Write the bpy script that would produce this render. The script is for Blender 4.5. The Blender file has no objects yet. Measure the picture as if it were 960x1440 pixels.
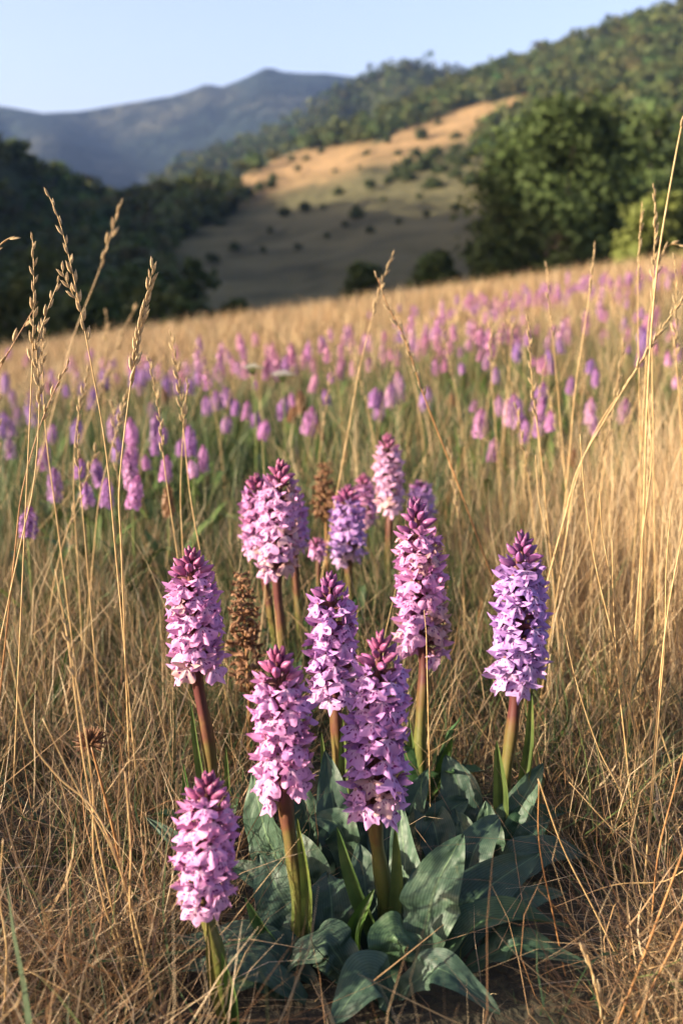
import bpy, math, random
import numpy as np
from mathutils import Vector, Matrix

random.seed(7)
rng = np.random.default_rng(7)
R = math.radians

# ------------------------------------------------------------------ camera
scene = bpy.context.scene
COL = scene.collection
CAM_H = 0.70
PITCH = R(11.3)
FPX = 1450.0                       # focal length in photo pixels (960 x 1440)
cam_d = bpy.data.cameras.new('camera')
cam = bpy.data.objects.new('camera', cam_d)
COL.objects.link(cam)
cam.location = (0, 0, CAM_H)
cam.rotation_euler = (R(90) - PITCH, 0, 0)
cam_d.sensor_fit = 'VERTICAL'
cam_d.sensor_height = 36
cam_d.sensor_width = 24
cam_d.lens = 36 * FPX / 1440
cam_d.clip_start = 0.02
cam_d.clip_end = 30000
cam_d.dof.use_dof = True
cam_d.dof.focus_distance = 1.22
cam_d.dof.aperture_fstop = 4.2
cam_d.dof.aperture_blades = 0
scene.camera = cam
scene.render.resolution_x = 682
scene.render.resolution_y = 1024

# ------------------------------------------------------------------ sky, sun
SUN_EL = R(14.5)
SUN_BEHIND = R(18)                 # sun on the left, a little behind the camera
sun_vec = Vector((-math.cos(SUN_EL) * math.cos(SUN_BEHIND),
                  -math.cos(SUN_EL) * math.sin(SUN_BEHIND), math.sin(SUN_EL)))
world = bpy.data.worlds.new('World')
scene.world = world
world.use_nodes = True
nt = world.node_tree
nt.nodes.clear()
sky = nt.nodes.new('ShaderNodeTexSky')
sky.sky_type = 'NISHITA'
sky.sun_disc = False
sky.sun_elevation = SUN_EL
sky.sun_rotation = math.atan2(sun_vec.x, sun_vec.y) % (2 * math.pi)
sky.altitude = 0
sky.air_density = 1.0
sky.dust_density = 4.0
sky.ozone_density = 1.0
bg = nt.nodes.new('ShaderNodeBackground')
bg.inputs['Strength'].default_value = 0.122
wo = nt.nodes.new('ShaderNodeOutputWorld')
wb = nt.nodes.new('ShaderNodeMix')          # white balance of the whole sky
wb.data_type = 'RGBA'; wb.blend_type = 'MULTIPLY'
wb.inputs[0].default_value = 1.0
wb.inputs[7].default_value = (1.0, 0.87, 0.95, 1)
nt.links.new(sky.outputs[0], wb.inputs[6])
nt.links.new(wb.outputs[2], bg.inputs[0])
nt.links.new(bg.outputs[0], wo.inputs[0])

sun_d = bpy.data.lights.new('sun', 'SUN')
sun_d.energy = 5.0
sun_d.angle = R(0.55)
sun_d.color = (1.0, 0.86, 0.66)
sun = bpy.data.objects.new('sun', sun_d)
COL.objects.link(sun)
sun.location = (-20, -5, 30)
sun.rotation_euler = sun_vec.to_track_quat('Z', 'Y').to_euler()

vs = scene.view_settings
vs.view_transform = 'Standard'
vs.look = 'None'
vs.exposure = 1.9
vs.gamma = 1.0

# ------------------------------------------------------------------ helpers
FW = np.array([0, math.cos(PITCH), -math.sin(PITCH)])
UP = np.array([0, math.sin(PITCH), math.cos(PITCH)])
RT = np.array([1.0, 0, 0])

def ray(px, py):
    return FW + RT * ((px - 480) / FPX) + UP * ((720 - py) / FPX)

def at(px, py, Y):
    """world point on a photo pixel's ray at world depth Y"""
    d = ray(px, py)
    return np.array([0, 0, CAM_H]) + d * (Y / d[1])

def sm(a, b, x):
    t = np.clip((np.asarray(x, float) - a) / (b - a), 0, 1)
    return t * t * (3 - 2 * t)

def lumpy(x, y, s=1.0, seed=0.0):
    x = np.asarray(x, float) / s + seed * 3.7
    y = np.asarray(y, float) / s - seed * 1.9
    return (np.sin(1.7 * x + 1.3 * np.sin(1.1 * y + seed)) +
            np.sin(1.9 * y + 1.7 * np.sin(0.8 * x + 2 * seed)) +
            0.6 * np.sin(3.7 * x + 2.9 * y + 1.1 * np.sin(2.3 * x)) +
            0.5 * np.sin(-3.1 * x + 4.3 * y + 1.7 * np.sin(1.9 * y))) / 3.1

def tz(x, y):
    """height of the meadow"""
    x = np.asarray(x, float); y = np.asarray(y, float)
    z = 0.13 * x * sm(0.8, 6.0, y) + 0.031 * np.maximum(0, y - 1.5)
    z = z + 0.012 * lumpy(x, y, 0.8, 1) * sm(1.2, 3, y) + 0.05 * lumpy(x, y, 5, 2) * sm(3, 9, y)
    yc = 20.0 + 0.10 * x
    over = np.maximum(0, y - yc)
    z = z - (np.sqrt(over ** 2 + 16) - 4) * 0.27
    return np.maximum(z, -23)

def ground_hit(px, py):
    d = ray(px, py)
    lo, prev = 0.3, 0.3
    t = 0.3
    o = np.array([0, 0, CAM_H])
    while t < 200:
        p = o + d * t
        if p[2] < tz(p[0], p[1]):
            break
        t *= 1.01
    return o + d * t

def mesh_obj(name, verts, faces, mat=None, parent=None, smooth=True, link=True):
    me = bpy.data.meshes.new(name)
    me.from_pydata([tuple(v) for v in verts], [], [tuple(f) for f in faces])
    if smooth:
        me.polygons.foreach_set('use_smooth', np.ones(len(me.polygons), bool))
    me.update()
    if mat: me.materials.append(mat)
    o = bpy.data.objects.new(name, me)
    if link: COL.objects.link(o)
    if parent: o.parent = parent
    return o

def fast_mesh(name, V, F, mat=None, col=None, smooth=False):
    """V (n,3), F (m,k) arrays -> mesh, optional per-vertex colour"""
    V = np.ascontiguousarray(V, np.float32); F = np.ascontiguousarray(F, np.int32)
    me = bpy.data.meshes.new(name)
    m, k = F.shape
    me.vertices.add(len(V)); me.loops.add(m * k); me.polygons.add(m)
    me.vertices.foreach_set('co', V.ravel())
    me.loops.foreach_set('vertex_index', F.ravel())
    me.polygons.foreach_set('loop_start', np.arange(0, m * k, k, dtype=np.int32))
    me.polygons.foreach_set('use_smooth', np.full(m, smooth))
    me.update(calc_edges=True)
    if col is not None:
        a = me.color_attributes.new('Col', 'FLOAT_COLOR', 'POINT')
        c = np.ones((len(V), 4), np.float32); c[:, :3] = col
        a.data.foreach_set('color', c.ravel())
    if mat: me.materials.append(mat)
    return me

def add(name, me, parent=None, loc=None):
    o = bpy.data.objects.new(name, me)
    COL.objects.link(o)
    if parent: o.parent = parent
    if loc is not None: o.location = loc
    return o

def tag(o, label=None, cat=None, group=None, kind=None):
    if label: o['label'] = label
    if cat: o['category'] = cat
    if group: o['group'] = group
    if kind: o['kind'] = kind
    return o

def thing(name, label, cat, loc, group=None, rz=0):
    o = bpy.data.objects.new(name, None)
    o.empty_display_size = 0.05
    COL.objects.link(o)
    o.location = loc
    o.rotation_euler = (0, 0, rz)
    return tag(o, label, cat, group)

def bez(pts, n):
    """smooth curve through points (Catmull-Rom), n samples"""
    P = [np.array(p, float) for p in pts]
    if len(P) == 2:
        return np.array([P[0] + (P[1] - P[0]) * t for t in np.linspace(0, 1, n)])
    P = [2 * P[0] - P[1]] + P + [2 * P[-1] - P[-2]]
    segs = len(P) - 3
    out = []
    for t in np.linspace(0, segs, n):
        i = min(int(t), segs - 1); u = t - i
        a, b, c, d = P[i:i + 4]
        out.append(0.5 * (2 * b + (c - a) * u + (2 * a - 5 * b + 4 * c - d) * u * u + (3 * b - a - 3 * c + d) * u ** 3))
    return np.array(out)

def tube(pts, rad, n=6, flat=1.0):
    pts = np.asarray(pts, float); rad = np.broadcast_to(rad, (len(pts),))
    V = []; F = []
    tang = np.gradient(pts, axis=0)
    ref = np.array([0.13, 1.0, 0.07])
    for i, p in enumerate(pts):
        t = tang[i] / (np.linalg.norm(tang[i]) + 1e-12)
        a = np.cross(t, ref)
        if np.linalg.norm(a) < 0.1: a = np.cross(t, [1, 0, 0.0])
        a /= np.linalg.norm(a)
        b = np.cross(t, a)
        for k in range(n):
            an = 2 * math.pi * k / n
            V.append(p + rad[i] * (math.cos(an) * a + flat * math.sin(an) * b))
    for i in range(len(pts) - 1):
        for k in range(n):
            F.append((i * n + k, i * n + (k + 1) % n, (i + 1) * n + (k + 1) % n, (i + 1) * n + k))
    F.append(tuple(range(n - 1, -1, -1))); F.append(tuple(range((len(pts) - 1) * n, len(pts) * n)))
    return V, F

def merge(*parts):
    V = []; F = []
    for v, f in parts:
        o = len(V)
        V += [tuple(p) for p in v]
        F += [tuple(i + o for i in q) for q in f]
    return V, F

# ------------------------------------------------------------------ materials
def mat_new(name):
    m = bpy.data.materials.new(name)
    m.use_nodes = True
    n = m.node_tree.nodes; n.clear()
    out = n.new('ShaderNodeOutputMaterial')
    return m, n, m.node_tree.links, out

def leafy(name, build, rough=0.6, trans=0.35, spec=0.25, tsat=1.0, bump=None):
    """diffuse/gloss mixed with translucency; build(nodes, links) returns the colour socket"""
    m, n, l, out = mat_new(name)
    c = build(n, l)
    p = n.new('ShaderNodeBsdfPrincipled')
    p.inputs['Roughness'].default_value = rough
    p.inputs['Specular IOR Level'].default_value = spec
    t = n.new('ShaderNodeBsdfTranslucent')
    mx = n.new('ShaderNodeMixShader'); mx.inputs[0].default_value = trans
    l.new(c, p.inputs['Base Color']); l.new(c, t.inputs['Color'])
    l.new(p.outputs[0], mx.inputs[1]); l.new(t.outputs[0], mx.inputs[2])
    l.new(mx.outputs[0], out.inputs[0])
    if bump:
        b = bump(n, l); l.new(b, p.inputs['Normal'])
    return m

def noise(n, l, scale, detail=3, coord='Object', dist=0.0, vec=None):
    t = n.new('ShaderNodeTexNoise')
    t.inputs['Scale'].default_value = scale; t.inputs['Detail'].default_value = detail
    t.inputs['Distortion'].default_value = dist
    if vec is None:
        tc = n.new('ShaderNodeTexCoord'); vec = tc.outputs[coord]
    l.new(vec, t.inputs['Vector'])
    return t.outputs['Fac']

def ramp(n, l, fac, stops):
    r = n.new('ShaderNodeValToRGB')
    e = r.color_ramp.elements
    while len(e) < len(stops): e.new(0.5)
    for i, (p, c) in enumerate(stops):
        e[i].position = p; e[i].color = (*c, 1) if len(c) == 3 else c
    l.new(fac, r.inputs[0])
    return r.outputs[0]

def mixc(n, l, fac, a, b, mode='MIX'):
    m = n.new('ShaderNodeMix'); m.data_type = 'RGBA'; m.blend_type = mode
    for s, v in ((m.inputs[0], fac), (m.inputs[6], a), (m.inputs[7], b)):
        if hasattr(v, 'node'): l.new(v, s)
        elif isinstance(v, (int, float)): s.default_value = v
        else: s.default_value = (*v, 1)
    return m.outputs[2]

def math_n(n, l, op, a, b=None, clamp=False):
    m = n.new('ShaderNodeMath'); m.operation = op; m.use_clamp = clamp
    for s, v in ((m.inputs[0], a), (m.inputs[1], b)):
        if v is None: continue
        if hasattr(v, 'node'): l.new(v, s)
        else: s.default_value = v
    return m.outputs[0]

def col_attr(n, l):
    a = n.new('ShaderNodeVertexColor'); a.layer_name = 'Col'
    return a.outputs[0]

def objcol(n, l):
    return n.new('ShaderNodeObjectInfo').outputs['Color']

def objrand(n, l):
    return n.new('ShaderNodeObjectInfo').outputs['Random']

M = {}
M['grass'] = leafy('grass_blades', col_attr, rough=0.55, trans=0.22, spec=0.3)
M['foliage'] = leafy('tree_foliage', col_attr, rough=0.7, trans=0.25, spec=0.15)

def c_straw(n, l):
    f = noise(n, l, 60, 3)
    return ramp(n, l, f, [(0.3, (0.302, 0.187, 0.072)), (0.55, (0.432, 0.302, 0.137)), (0.8, (0.504, 0.382, 0.202))])
M['straw'] = leafy('straw_stem', c_straw, rough=0.45, trans=0.15, spec=0.4)
def c_straw2(n, l):
    f = noise(n, l, 60, 3)
    return ramp(n, l, f, [(0.3, (0.175, 0.077, 0.028)), (0.55, (0.294, 0.154, 0.056)), (0.8, (0.385, 0.238, 0.098))])
M['russet'] = leafy('russet_stem', c_straw2, rough=0.45, trans=0.15, spec=0.4)
def c_spik(n, l):
    f = noise(n, l, 300, 3)
    return ramp(n, l, f, [(0.3, (0.429, 0.296, 0.140)), (0.7, (0.608, 0.491, 0.296))])
M['spikelet'] = leafy('seed_spikelet', c_spik, rough=0.5, trans=0.35)

# orchid petals: colour from the object, veined, paler towards the throat
def c_petal(n, l):
    c = objcol(n, l)
    f = noise(n, l, 260, 4)
    v = math_n(n, l, 'MULTIPLY_ADD', f, 0.5)
    v.node.inputs[2].default_value = 0.75
    return mixc(n, l, 1.0, c, v, 'MULTIPLY')
M['petal'] = leafy('orchid_petal', c_petal, rough=0.5, trans=0.34, spec=0.2)

def c_lip(n, l):
    c = objcol(n, l)
    uv = n.new('ShaderNodeUVMap')
    sep = n.new('ShaderNodeSeparateXYZ'); l.new(uv.outputs[0], sep.inputs[0])
    rnd = objrand(n, l)
    mp = n.new('ShaderNodeCombineXYZ')
    l.new(math_n(n, l, 'MULTIPLY', sep.outputs[0], 10.0), mp.inputs[0])
    l.new(math_n(n, l, 'MULTIPLY', sep.outputs[1], 4.0), mp.inputs[1])
    l.new(math_n(n, l, 'MULTIPLY', rnd, 50.0), mp.inputs[2])
    vo = n.new('ShaderNodeTexVoronoi'); vo.inputs['Scale'].default_value = 1.0
    vo.inputs['Randomness'].default_value = 0.8
    l.new(mp.outputs[0], vo.inputs['Vector'])
    spot = ramp(n, l, vo.outputs['Distance'], [(0.29, (1, 1, 1)), (0.42, (0, 0, 0))])
    inner = ramp(n, l, sep.outputs[1], [(0.10, (0, 0, 0)), (0.25, (1, 1, 1)), (0.70, (1, 1, 1)), (0.88, (0, 0, 0))])
    msk = math_n(n, l, 'MULTIPLY', spot, inner)
    msk = math_n(n, l, 'MULTIPLY', msk, 1.0)
    pale = ramp(n, l, sep.outputs[1], [(0.0, (1, 1, 1)), (0.55, (0.25, 0.25, 0.25)), (1.0, (0, 0, 0))])
    pale = math_n(n, l, 'MULTIPLY', pale, 0.55)
    base = mixc(n, l, pale, c, (0.62, 0.50, 0.60))
    return mixc(n, l, msk, base, (0.13, 0.008, 0.11))
M['lip'] = leafy('orchid_lip', c_lip, rough=0.5, trans=0.32, spec=0.2)

def c_bud(n, l):
    f = noise(n, l, 180, 3)
    k = ramp(n, l, f, [(0.3, (0.55, 0.55, 0.55)), (0.7, (1, 1, 1))])
    return mixc(n, l, 1.0, objcol(n, l), k, 'MULTIPLY')
M['bud'] = leafy('orchid_bud', c_bud, rough=0.4, trans=0.18, spec=0.35)

def c_stem(n, l):
    tc = n.new('ShaderNodeTexCoord')
    sep = n.new('ShaderNodeSeparateXYZ'); l.new(tc.outputs['Object'], sep.inputs[0])
    f = noise(n, l, 45, 4)
    h = math_n(n, l, 'MULTIPLY_ADD', sep.outputs[2], 3.6)
    l.new(math_n(n, l, 'MULTIPLY', f, 0.5), h.node.inputs[2])
    return ramp(n, l, h, [(0.35, (0.065, 0.095, 0.020)), (0.66, (0.090, 0.088, 0.024)), (0.9, (0.090, 0.042, 0.020)), (1.0, (0.070, 0.022, 0.020))])
M['stem'] = leafy('orchid_stem', c_stem, rough=0.4, trans=0.06, spec=0.4)
def c_gstem(n, l):
    f = noise(n, l, 45, 3)
    return ramp(n, l, f, [(0.3, (0.053, 0.090, 0.022)), (0.7, (0.135, 0.150, 0.045))])
M['green_stem'] = leafy('green_stem', c_gstem, rough=0.5, trans=0.08)

def c_leaf(n, l):
    uv = n.new('ShaderNodeUVMap')
    sep = n.new('ShaderNodeSeparateXYZ'); l.new(uv.outputs[0], sep.inputs[0])
    f = noise(n, l, 26, 5)
    base = ramp(n, l, f, [(0.25, (0.020, 0.043, 0.029)), (0.5, (0.038, 0.068, 0.046)), (0.75, (0.068, 0.102, 0.068))])
    # fine parallel veins running along the blade
    w = n.new('ShaderNodeTexWave'); w.wave_type = 'BANDS'; w.bands_direction = 'X'
    w.inputs['Scale'].default_value = 6; w.inputs['Distortion'].default_value = 1.2; w.inputs['Detail'].default_value = 2
    l.new(uv.outputs[0], w.inputs['Vector'])
    vein = ramp(n, l, w.outputs['Fac'], [(0.0, (0.66, 0.72, 0.68)), (0.6, (1, 1, 1))])
    c = mixc(n, l, 1.0, base, vein, 'MULTIPLY')
    mid = ramp(n, l, math_n(n, l, 'ABSOLUTE', math_n(n, l, 'SUBTRACT', sep.outputs[0], 0.5)), [(0.0, (1, 1, 1)), (0.035, (0, 0, 0))])
    c = mixc(n, l, math_n(n, l, 'MULTIPLY', mid, 0.5), c, (0.12, 0.19, 0.10))
    blot = ramp(n, l, noise(n, l, 70, 4), [(0.68, (0, 0, 0)), (0.76, (1, 1, 1))])
    c = mixc(n, l, math_n(n, l, 'MULTIPLY', blot, 0.18), c, (0.16, 0.14, 0.06))
    return mixc(n, l, 1.0, c, objcol(n, l), 'MULTIPLY')
def b_leaf(n, l):
    tc = n.new('ShaderNodeTexCoord')
    vo = n.new('ShaderNodeTexVoronoi'); vo.feature = 'SMOOTH_F1'; vo.inputs['Scale'].default_value = 105
    l.new(tc.outputs['Object'], vo.inputs['Vector'])
    b = n.new('ShaderNodeBump'); b.inputs['Strength'].default_value = 0.55; b.inputs['Distance'].default_value = 0.003
    b.invert = True
    l.new(vo.outputs['Distance'], b.inputs['Height'])
    return b.outputs[0]
M['leaf'] = leafy('orchid_leaf', c_leaf, rough=0.5, trans=0.14, spec=0.22, bump=b_leaf)
def c_sleaf(n, l):
    f = noise(n, l, 30, 4)
    c = ramp(n, l, f, [(0.25, (0.036, 0.062, 0.018)), (0.55, (0.070, 0.102, 0.028)), (0.8, (0.125, 0.14, 0.044))])
    return mixc(n, l, 1.0, c, objcol(n, l), 'MULTIPLY')
M['stem_leaf'] = leafy('orchid_stem_leaf', c_sleaf, rough=0.4, trans=0.3, spec=0.4)
def c_bract(n, l):
    f = noise(n, l, 120, 3)
    return ramp(n, l, f, [(0.3, (0.112, 0.035, 0.049)), (0.6, (0.154, 0.070, 0.056)), (0.8, (0.112, 0.112, 0.035))])
M['bract'] = leafy('orchid_bract', c_bract, rough=0.5, trans=0.2)
def c_brown(n, l):
    f = noise(n, l, 160, 4)
    return ramp(n, l, f, [(0.25, (0.06, 0.027, 0.014)), (0.5, (0.15, 0.075, 0.038)), (0.75, (0.28, 0.17, 0.09))])
M['withered'] = leafy('withered_petal', c_brown, rough=0.7, trans=0.15)
def c_umbel(n, l):
    f = noise(n, l, 200, 3)
    return ramp(n, l, f, [(0.3, (0.45, 0.48, 0.34)), (0.55, (0.72, 0.72, 0.64))])
M['umbel'] = leafy('umbel_florets', c_umbel, rough=0.6, trans=0.3)

def soil():
    m, n, l, out = mat_new('meadow_soil')
    f = noise(n, l, 1.2, 8); g = noise(n, l, 55, 6, dist=1.0)
    a = ramp(n, l, g, [(0.3, (0.016, 0.011, 0.007)), (0.55, (0.036, 0.024, 0.013)), (0.8, (0.085, 0.056, 0.028))])
    b = ramp(n, l, g, [(0.3, (0.016, 0.018, 0.007)), (0.7, (0.045, 0.044, 0.018))])
    c = mixc(n, l, ramp(n, l, f, [(0.4, (0, 0, 0)), (0.6, (1, 1, 1))]), a, b)
    p = n.new('ShaderNodeBsdfPrincipled'); p.inputs['Roughness'].default_value = 0.95
    l.new(c, p.inputs['Base Color'])
    bp = n.new('ShaderNodeBump'); bp.inputs['Strength'].default_value = 0.8; bp.inputs['Distance'].default_value = 0.02
    l.new(g, bp.inputs['Height']); l.new(bp.outputs[0], p.inputs['Normal'])
    l.new(p.outputs[0], out.inputs[0])
    return m
M['soil'] = soil()

def hillmat(name, stops, sc, sc2=None, bumpd=1.0):
    m, n, l, out = mat_new(name)
    f = noise(n, l, sc, 9, dist=0.4)
    c = ramp(n, l, f, stops)
    c = mixc(n, l, 1.0, c, col_attr(n, l), 'MULTIPLY')
    p = n.new('ShaderNodeBsdfPrincipled'); p.inputs['Roughness'].default_value = 0.95
    p.inputs['Specular IOR Level'].default_value = 0.1
    l.new(c, p.inputs['Base Color'])
    bp = n.new('ShaderNodeBump'); bp.inputs['Strength'].default_value = 0.7; bp.inputs['Distance'].default_value = bumpd
    l.new(noise(n, l, sc2 or sc * 3, 6), bp.inputs['Height']); l.new(bp.outputs[0], p.inputs['Normal'])
    l.new(p.outputs[0], out.inputs[0])
    return m
M['hill'] = hillmat('hill_grass', [(0.30, (0.42, 0.44, 0.40)), (0.48, (0.85, 0.85, 0.82)), (0.7, (1.1, 1.08, 1.05))], 0.055, 0.25, 2.5)
M['mountain'] = hillmat('mountain_slope', [(0.38, (0.25, 0.35, 0.34)), (0.52, (0.8, 0.8, 0.8)), (0.68, (1.6, 1.45, 1.25))], 0.012, 0.03, 45.0)
M['bark'], _n, _l, _o = mat_new('bark')
_p = _n.new('ShaderNodeBsdfPrincipled'); _p.inputs['Roughness'].default_value = 0.9
_l.new(ramp(_n, _l, noise(_n, _l, 6, 6), [(0.3, (0.05, 0.035, 0.025)), (0.7, (0.13, 0.10, 0.075))]), _p.inputs['Base Color'])
_l.new(_p.outputs[0], _o.inputs[0])

# ------------------------------------------------------------------ the meadow (ground sheet)
def axis(a, b, steps):
    out = []
    for lo, hi, st in steps: out += list(np.arange(lo, hi, st))
    return np.array(out)
xs = axis(0, 0, [(-170, -40, 10), (-40, -10, 1.5), (-10, -3, 0.5), (-3, 3, 0.12), (3, 10, 0.5), (10, 40, 1.5), (40, 260.1, 10)])
ys = axis(0, 0, [(-120, -20, 10), (-20, -2, 1.0), (-2, 5, 0.12), (5, 12, 0.35), (12, 45, 0.7), (45, 130.1, 3)])
GX, GY = np.meshgrid(xs, ys)
GZ = tz(GX, GY)
nx, ny = len(xs), len(ys)
idx = np.arange(nx * ny).reshape(ny, nx)
quads = np.stack([idx[:-1, :-1], idx[:-1, 1:], idx[1:, 1:], idx[1:, :-1]], -1).reshape(-1, 4)
me = fast_mesh('meadow', np.stack([GX, GY, GZ], -1).reshape(-1, 3), quads, M['soil'], smooth=True)
tag(add('meadow', me), kind='structure')

V = np.array([(-6000, -6000, -24), (6000, -6000, -24), (6000, 6000, -24), (-6000, 6000, -24)], float)
me = fast_mesh('valley_floor', V, np.array([[0, 1, 2, 3]]), M['hill'], col=np.tile((0.09, 0.10, 0.045), (4, 1)))
tag(add('valley_floor', me), kind='structure')

# ------------------------------------------------------------------ hills and mountains
def interp(x, pts):
    p = np.array(pts, float)
    return np.interp(x, p[:, 0], p[:, 1])

DRY = np.array((0.25, 0.168, 0.082)); WOOD = np.array((0.030, 0.040, 0.016))

def in_poly(x, y, poly):
    inside = np.zeros(np.shape(x), bool)
    n = len(poly)
    for i in range(n):
        x0, y0 = poly[i]; x1, y1 = poly[(i + 1) % n]
        c = ((y0 > y) != (y1 > y)) & (x < (x1 - x0) * (y - y0) / (y1 - y0 + 1e-9) + x0)
        inside ^= c
    return inside

RH_RIDGE = [(-700, 330), (100, 300), (310, 262), (400, 216), (470, 189), (520, 165), (600, 138), (660, 113), (760, 76), (860, 43), (960, 12), (1200, -60), (1700, -120), (2300, -100)]
RH_R1 = [(-700, 350), (100, 420), (310, 480), (400, 560), (660, 650), (960, 620), (2300, 500)]
RH_FOOT, RH_R0 = 700.0, 85.0

def rh_range(px, py):
    rp = interp(px, RH_RIDGE); t = np.clip((RH_FOOT - py) / (RH_FOOT - rp), 0, 1)
    return RH_R0 * (interp(px, RH_R1) / RH_R0) ** (t ** 1.2)

def rh_point(px, py):
    r = rh_range(px, py)
    u = (np.asarray(px) - 480) / FPX; v = (720 - np.asarray(py)) / FPX
    d = FW[None] + RT[None] * np.ravel(u)[:, None] + UP[None] * np.ravel(v)[:, None]
    d = d / np.hypot(d[:, 0], d[:, 1])[:, None]
    return np.array([0, 0, CAM_H]) + d * np.ravel(r)[:, None]

GOLD = [(308, 262), (350, 243), (400, 214), (445, 205), (500, 205), (560, 190), (640, 158), (700, 140), (752, 130), (748, 148), (705, 165),
        (660, 205), (690, 235), (700, 290), (705, 400), (700, 480), (250, 480), (215, 375), (260, 335), (335, 290), (340, 272)]
COLS = np.arange(-700, 2301, 15.0); TS = np.linspace(0, 1, 90)
PX, TT = np.meshgrid(COLS, TS)
PY = RH_FOOT + (interp(PX, RH_RIDGE) - RH_FOOT) * TT
P = rh_point(PX.ravel(), PY.ravel())
P[:, 2] += 1.3 * lumpy(P[:, 0], P[:, 1], 28, 3) * sm(100, 200, P[:, 1])
gold = in_poly(PX.ravel() + 8 * lumpy(PX.ravel(), PY.ravel(), 30, 4), PY.ravel() + 5 * lumpy(PX.ravel(), PY.ravel(), 25, 5), GOLD)
SCRUB_SHADE = np.array((0.088, 0.082, 0.040))  # grey-olive scrub, darkened to paint in the shade on the lower slope
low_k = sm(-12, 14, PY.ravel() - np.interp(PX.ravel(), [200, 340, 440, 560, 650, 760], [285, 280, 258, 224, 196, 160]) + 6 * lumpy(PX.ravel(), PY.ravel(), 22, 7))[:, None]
colr = np.where(gold[:, None], DRY * (1 - low_k) + SCRUB_SHADE * low_k, WOOD)
nr = 12
back = []
top = P.reshape(90, -1, 3)[-1]
for k in range(1, nr + 1):
    b = top.copy(); hd = np.hypot(b[:, 0], b[:, 1]); g = 1 + 0.05 * k
    b[:, 0] *= g; b[:, 1] *= g
    b[:, 2] = b[:, 2] - 0.012 * (hd * 0.05 * k) ** 1.6
    back.append(b)
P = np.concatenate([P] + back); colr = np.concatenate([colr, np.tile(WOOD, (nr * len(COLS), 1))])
ncol = len(COLS); nrow = 90 + nr
idx = np.arange(ncol * nrow).reshape(nrow, ncol)
quads = np.stack([idx[:-1, :-1], idx[:-1, 1:], idx[1:, 1:], idx[1:, :-1]], -1).reshape(-1, 4)
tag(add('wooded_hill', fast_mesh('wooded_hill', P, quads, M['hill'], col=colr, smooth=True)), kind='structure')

# left hill: a ridge that runs away from the camera and shades the valley
LR = bez([(-160, -150, -10), (-155, -70, -8), (-150, -5, 42), (-160, 44, 66), (-170, 120, 84), (-158, 300, 74), (-147, 430, 63), (-118, 520, 52), (-80, 640, 50), (-40, 780, 42)], 120)
tang = np.gradient(LR, axis=0); tang /= np.linalg.norm(tang[:, :2], axis=1)[:, None]
side = np.stack([tang[:, 1], -tang[:, 0], np.zeros(len(LR))], -1)       # towards the valley on the right
WS = np.linspace(-1, 1, 41)
rows = []
for i in range(len(LR)):
    h = LR[i, 2] + 26
    half = 105.0
    for w in WS:
        p = LR[i] + side[i] * (w * half)
        z = -26 + h * (0.5 + 0.5 * math.cos(math.pi * abs(w))) ** 1.05
        rows.append((p[0], p[1], z))
P = np.array(rows); P[:, 2] += 2.0 * lumpy(P[:, 0], P[:, 1], 25, 6)
idx = np.arange(len(P)).reshape(len(LR), len(WS))
quads = np.stack([idx[:-1, :-1], idx[:-1, 1:], idx[1:, 1:], idx[1:, :-1]], -1).reshape(-1, 4)
LEFT_P = P.copy()
tag(add('shaded_hill', fast_mesh('shaded_hill', P, quads[:, ::-1], M['hill'], col=np.tile(WOOD, (len(P), 1)), smooth=True)), kind='structure')

def mountain(name, sky_pts, r1, r0, foot, rough, colA, colB, seed, px0=-1200, px1=2400):
    cols = np.arange(px0, px1 + 1, 12.0); ts = np.linspace(0, 1, 40)
    PX, TT = np.meshgrid(cols, ts)
    rp = interp(PX, sky_pts)
    PY = foot + (rp - foot) * TT
    r = r0 + (r1 - r0) * TT
    r = r * (1 + 0.08 * lumpy(PX, PY, 60, seed) * (1 - TT) + 0.09 * np.sin(PX / 37.0 + 2 * np.sin(PX / 90.0) + TT * 2) * np.sin(TT * math.pi))
    u = (PX.ravel() - 480) / FPX; v = (720 - PY.ravel()) / FPX
    d = FW[None] + RT[None] * u[:, None] + UP[None] * v[:, None]
    d /= np.hypot(d[:, 0], d[:, 1])[:, None]
    P = np.array([0, 0, CAM_H]) + d * r.ravel()[:, None]
    P[:, 2] += rough * r1 * 0.004 * lumpy(P[:, 0], P[:, 1], r1 * 0.04, seed + 1) * np.ravel(0.4 + 0.6 * TT)
    k = sm(-0.2, 0.5, lumpy(P[:, 0], P[:, 1], r1 * 0.06, seed + 2))
    col = colA[None] * (1 - k[:, None]) + colB[None] * k[:, None]
    top = P.reshape(40, -1, 3)[-1]; ext = []
    for j in range(1, 9):
        b = top.copy(); b[:, :2] *= 1 + 0.05 * j; b[:, 2] -= 0.05 * r1 * (0.05 * j) ** 1.2 * 3
        ext.append(b)
    P = np.concatenate([P] + ext); col = np.concatenate([col, np.tile(colA, (8 * len(cols), 1))])
    idx = np.arange(len(P)).reshape(48, len(cols))
    quads = np.stack([idx[:-1, :-1], idx[:-1, 1:], idx[1:, 1:], idx[1:, :-1]], -1).reshape(-1, 4)
    tag(add(name, fast_mesh(name, P, quads, M['mountain'], col=col, smooth=True)), kind='structure')
    return P

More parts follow.
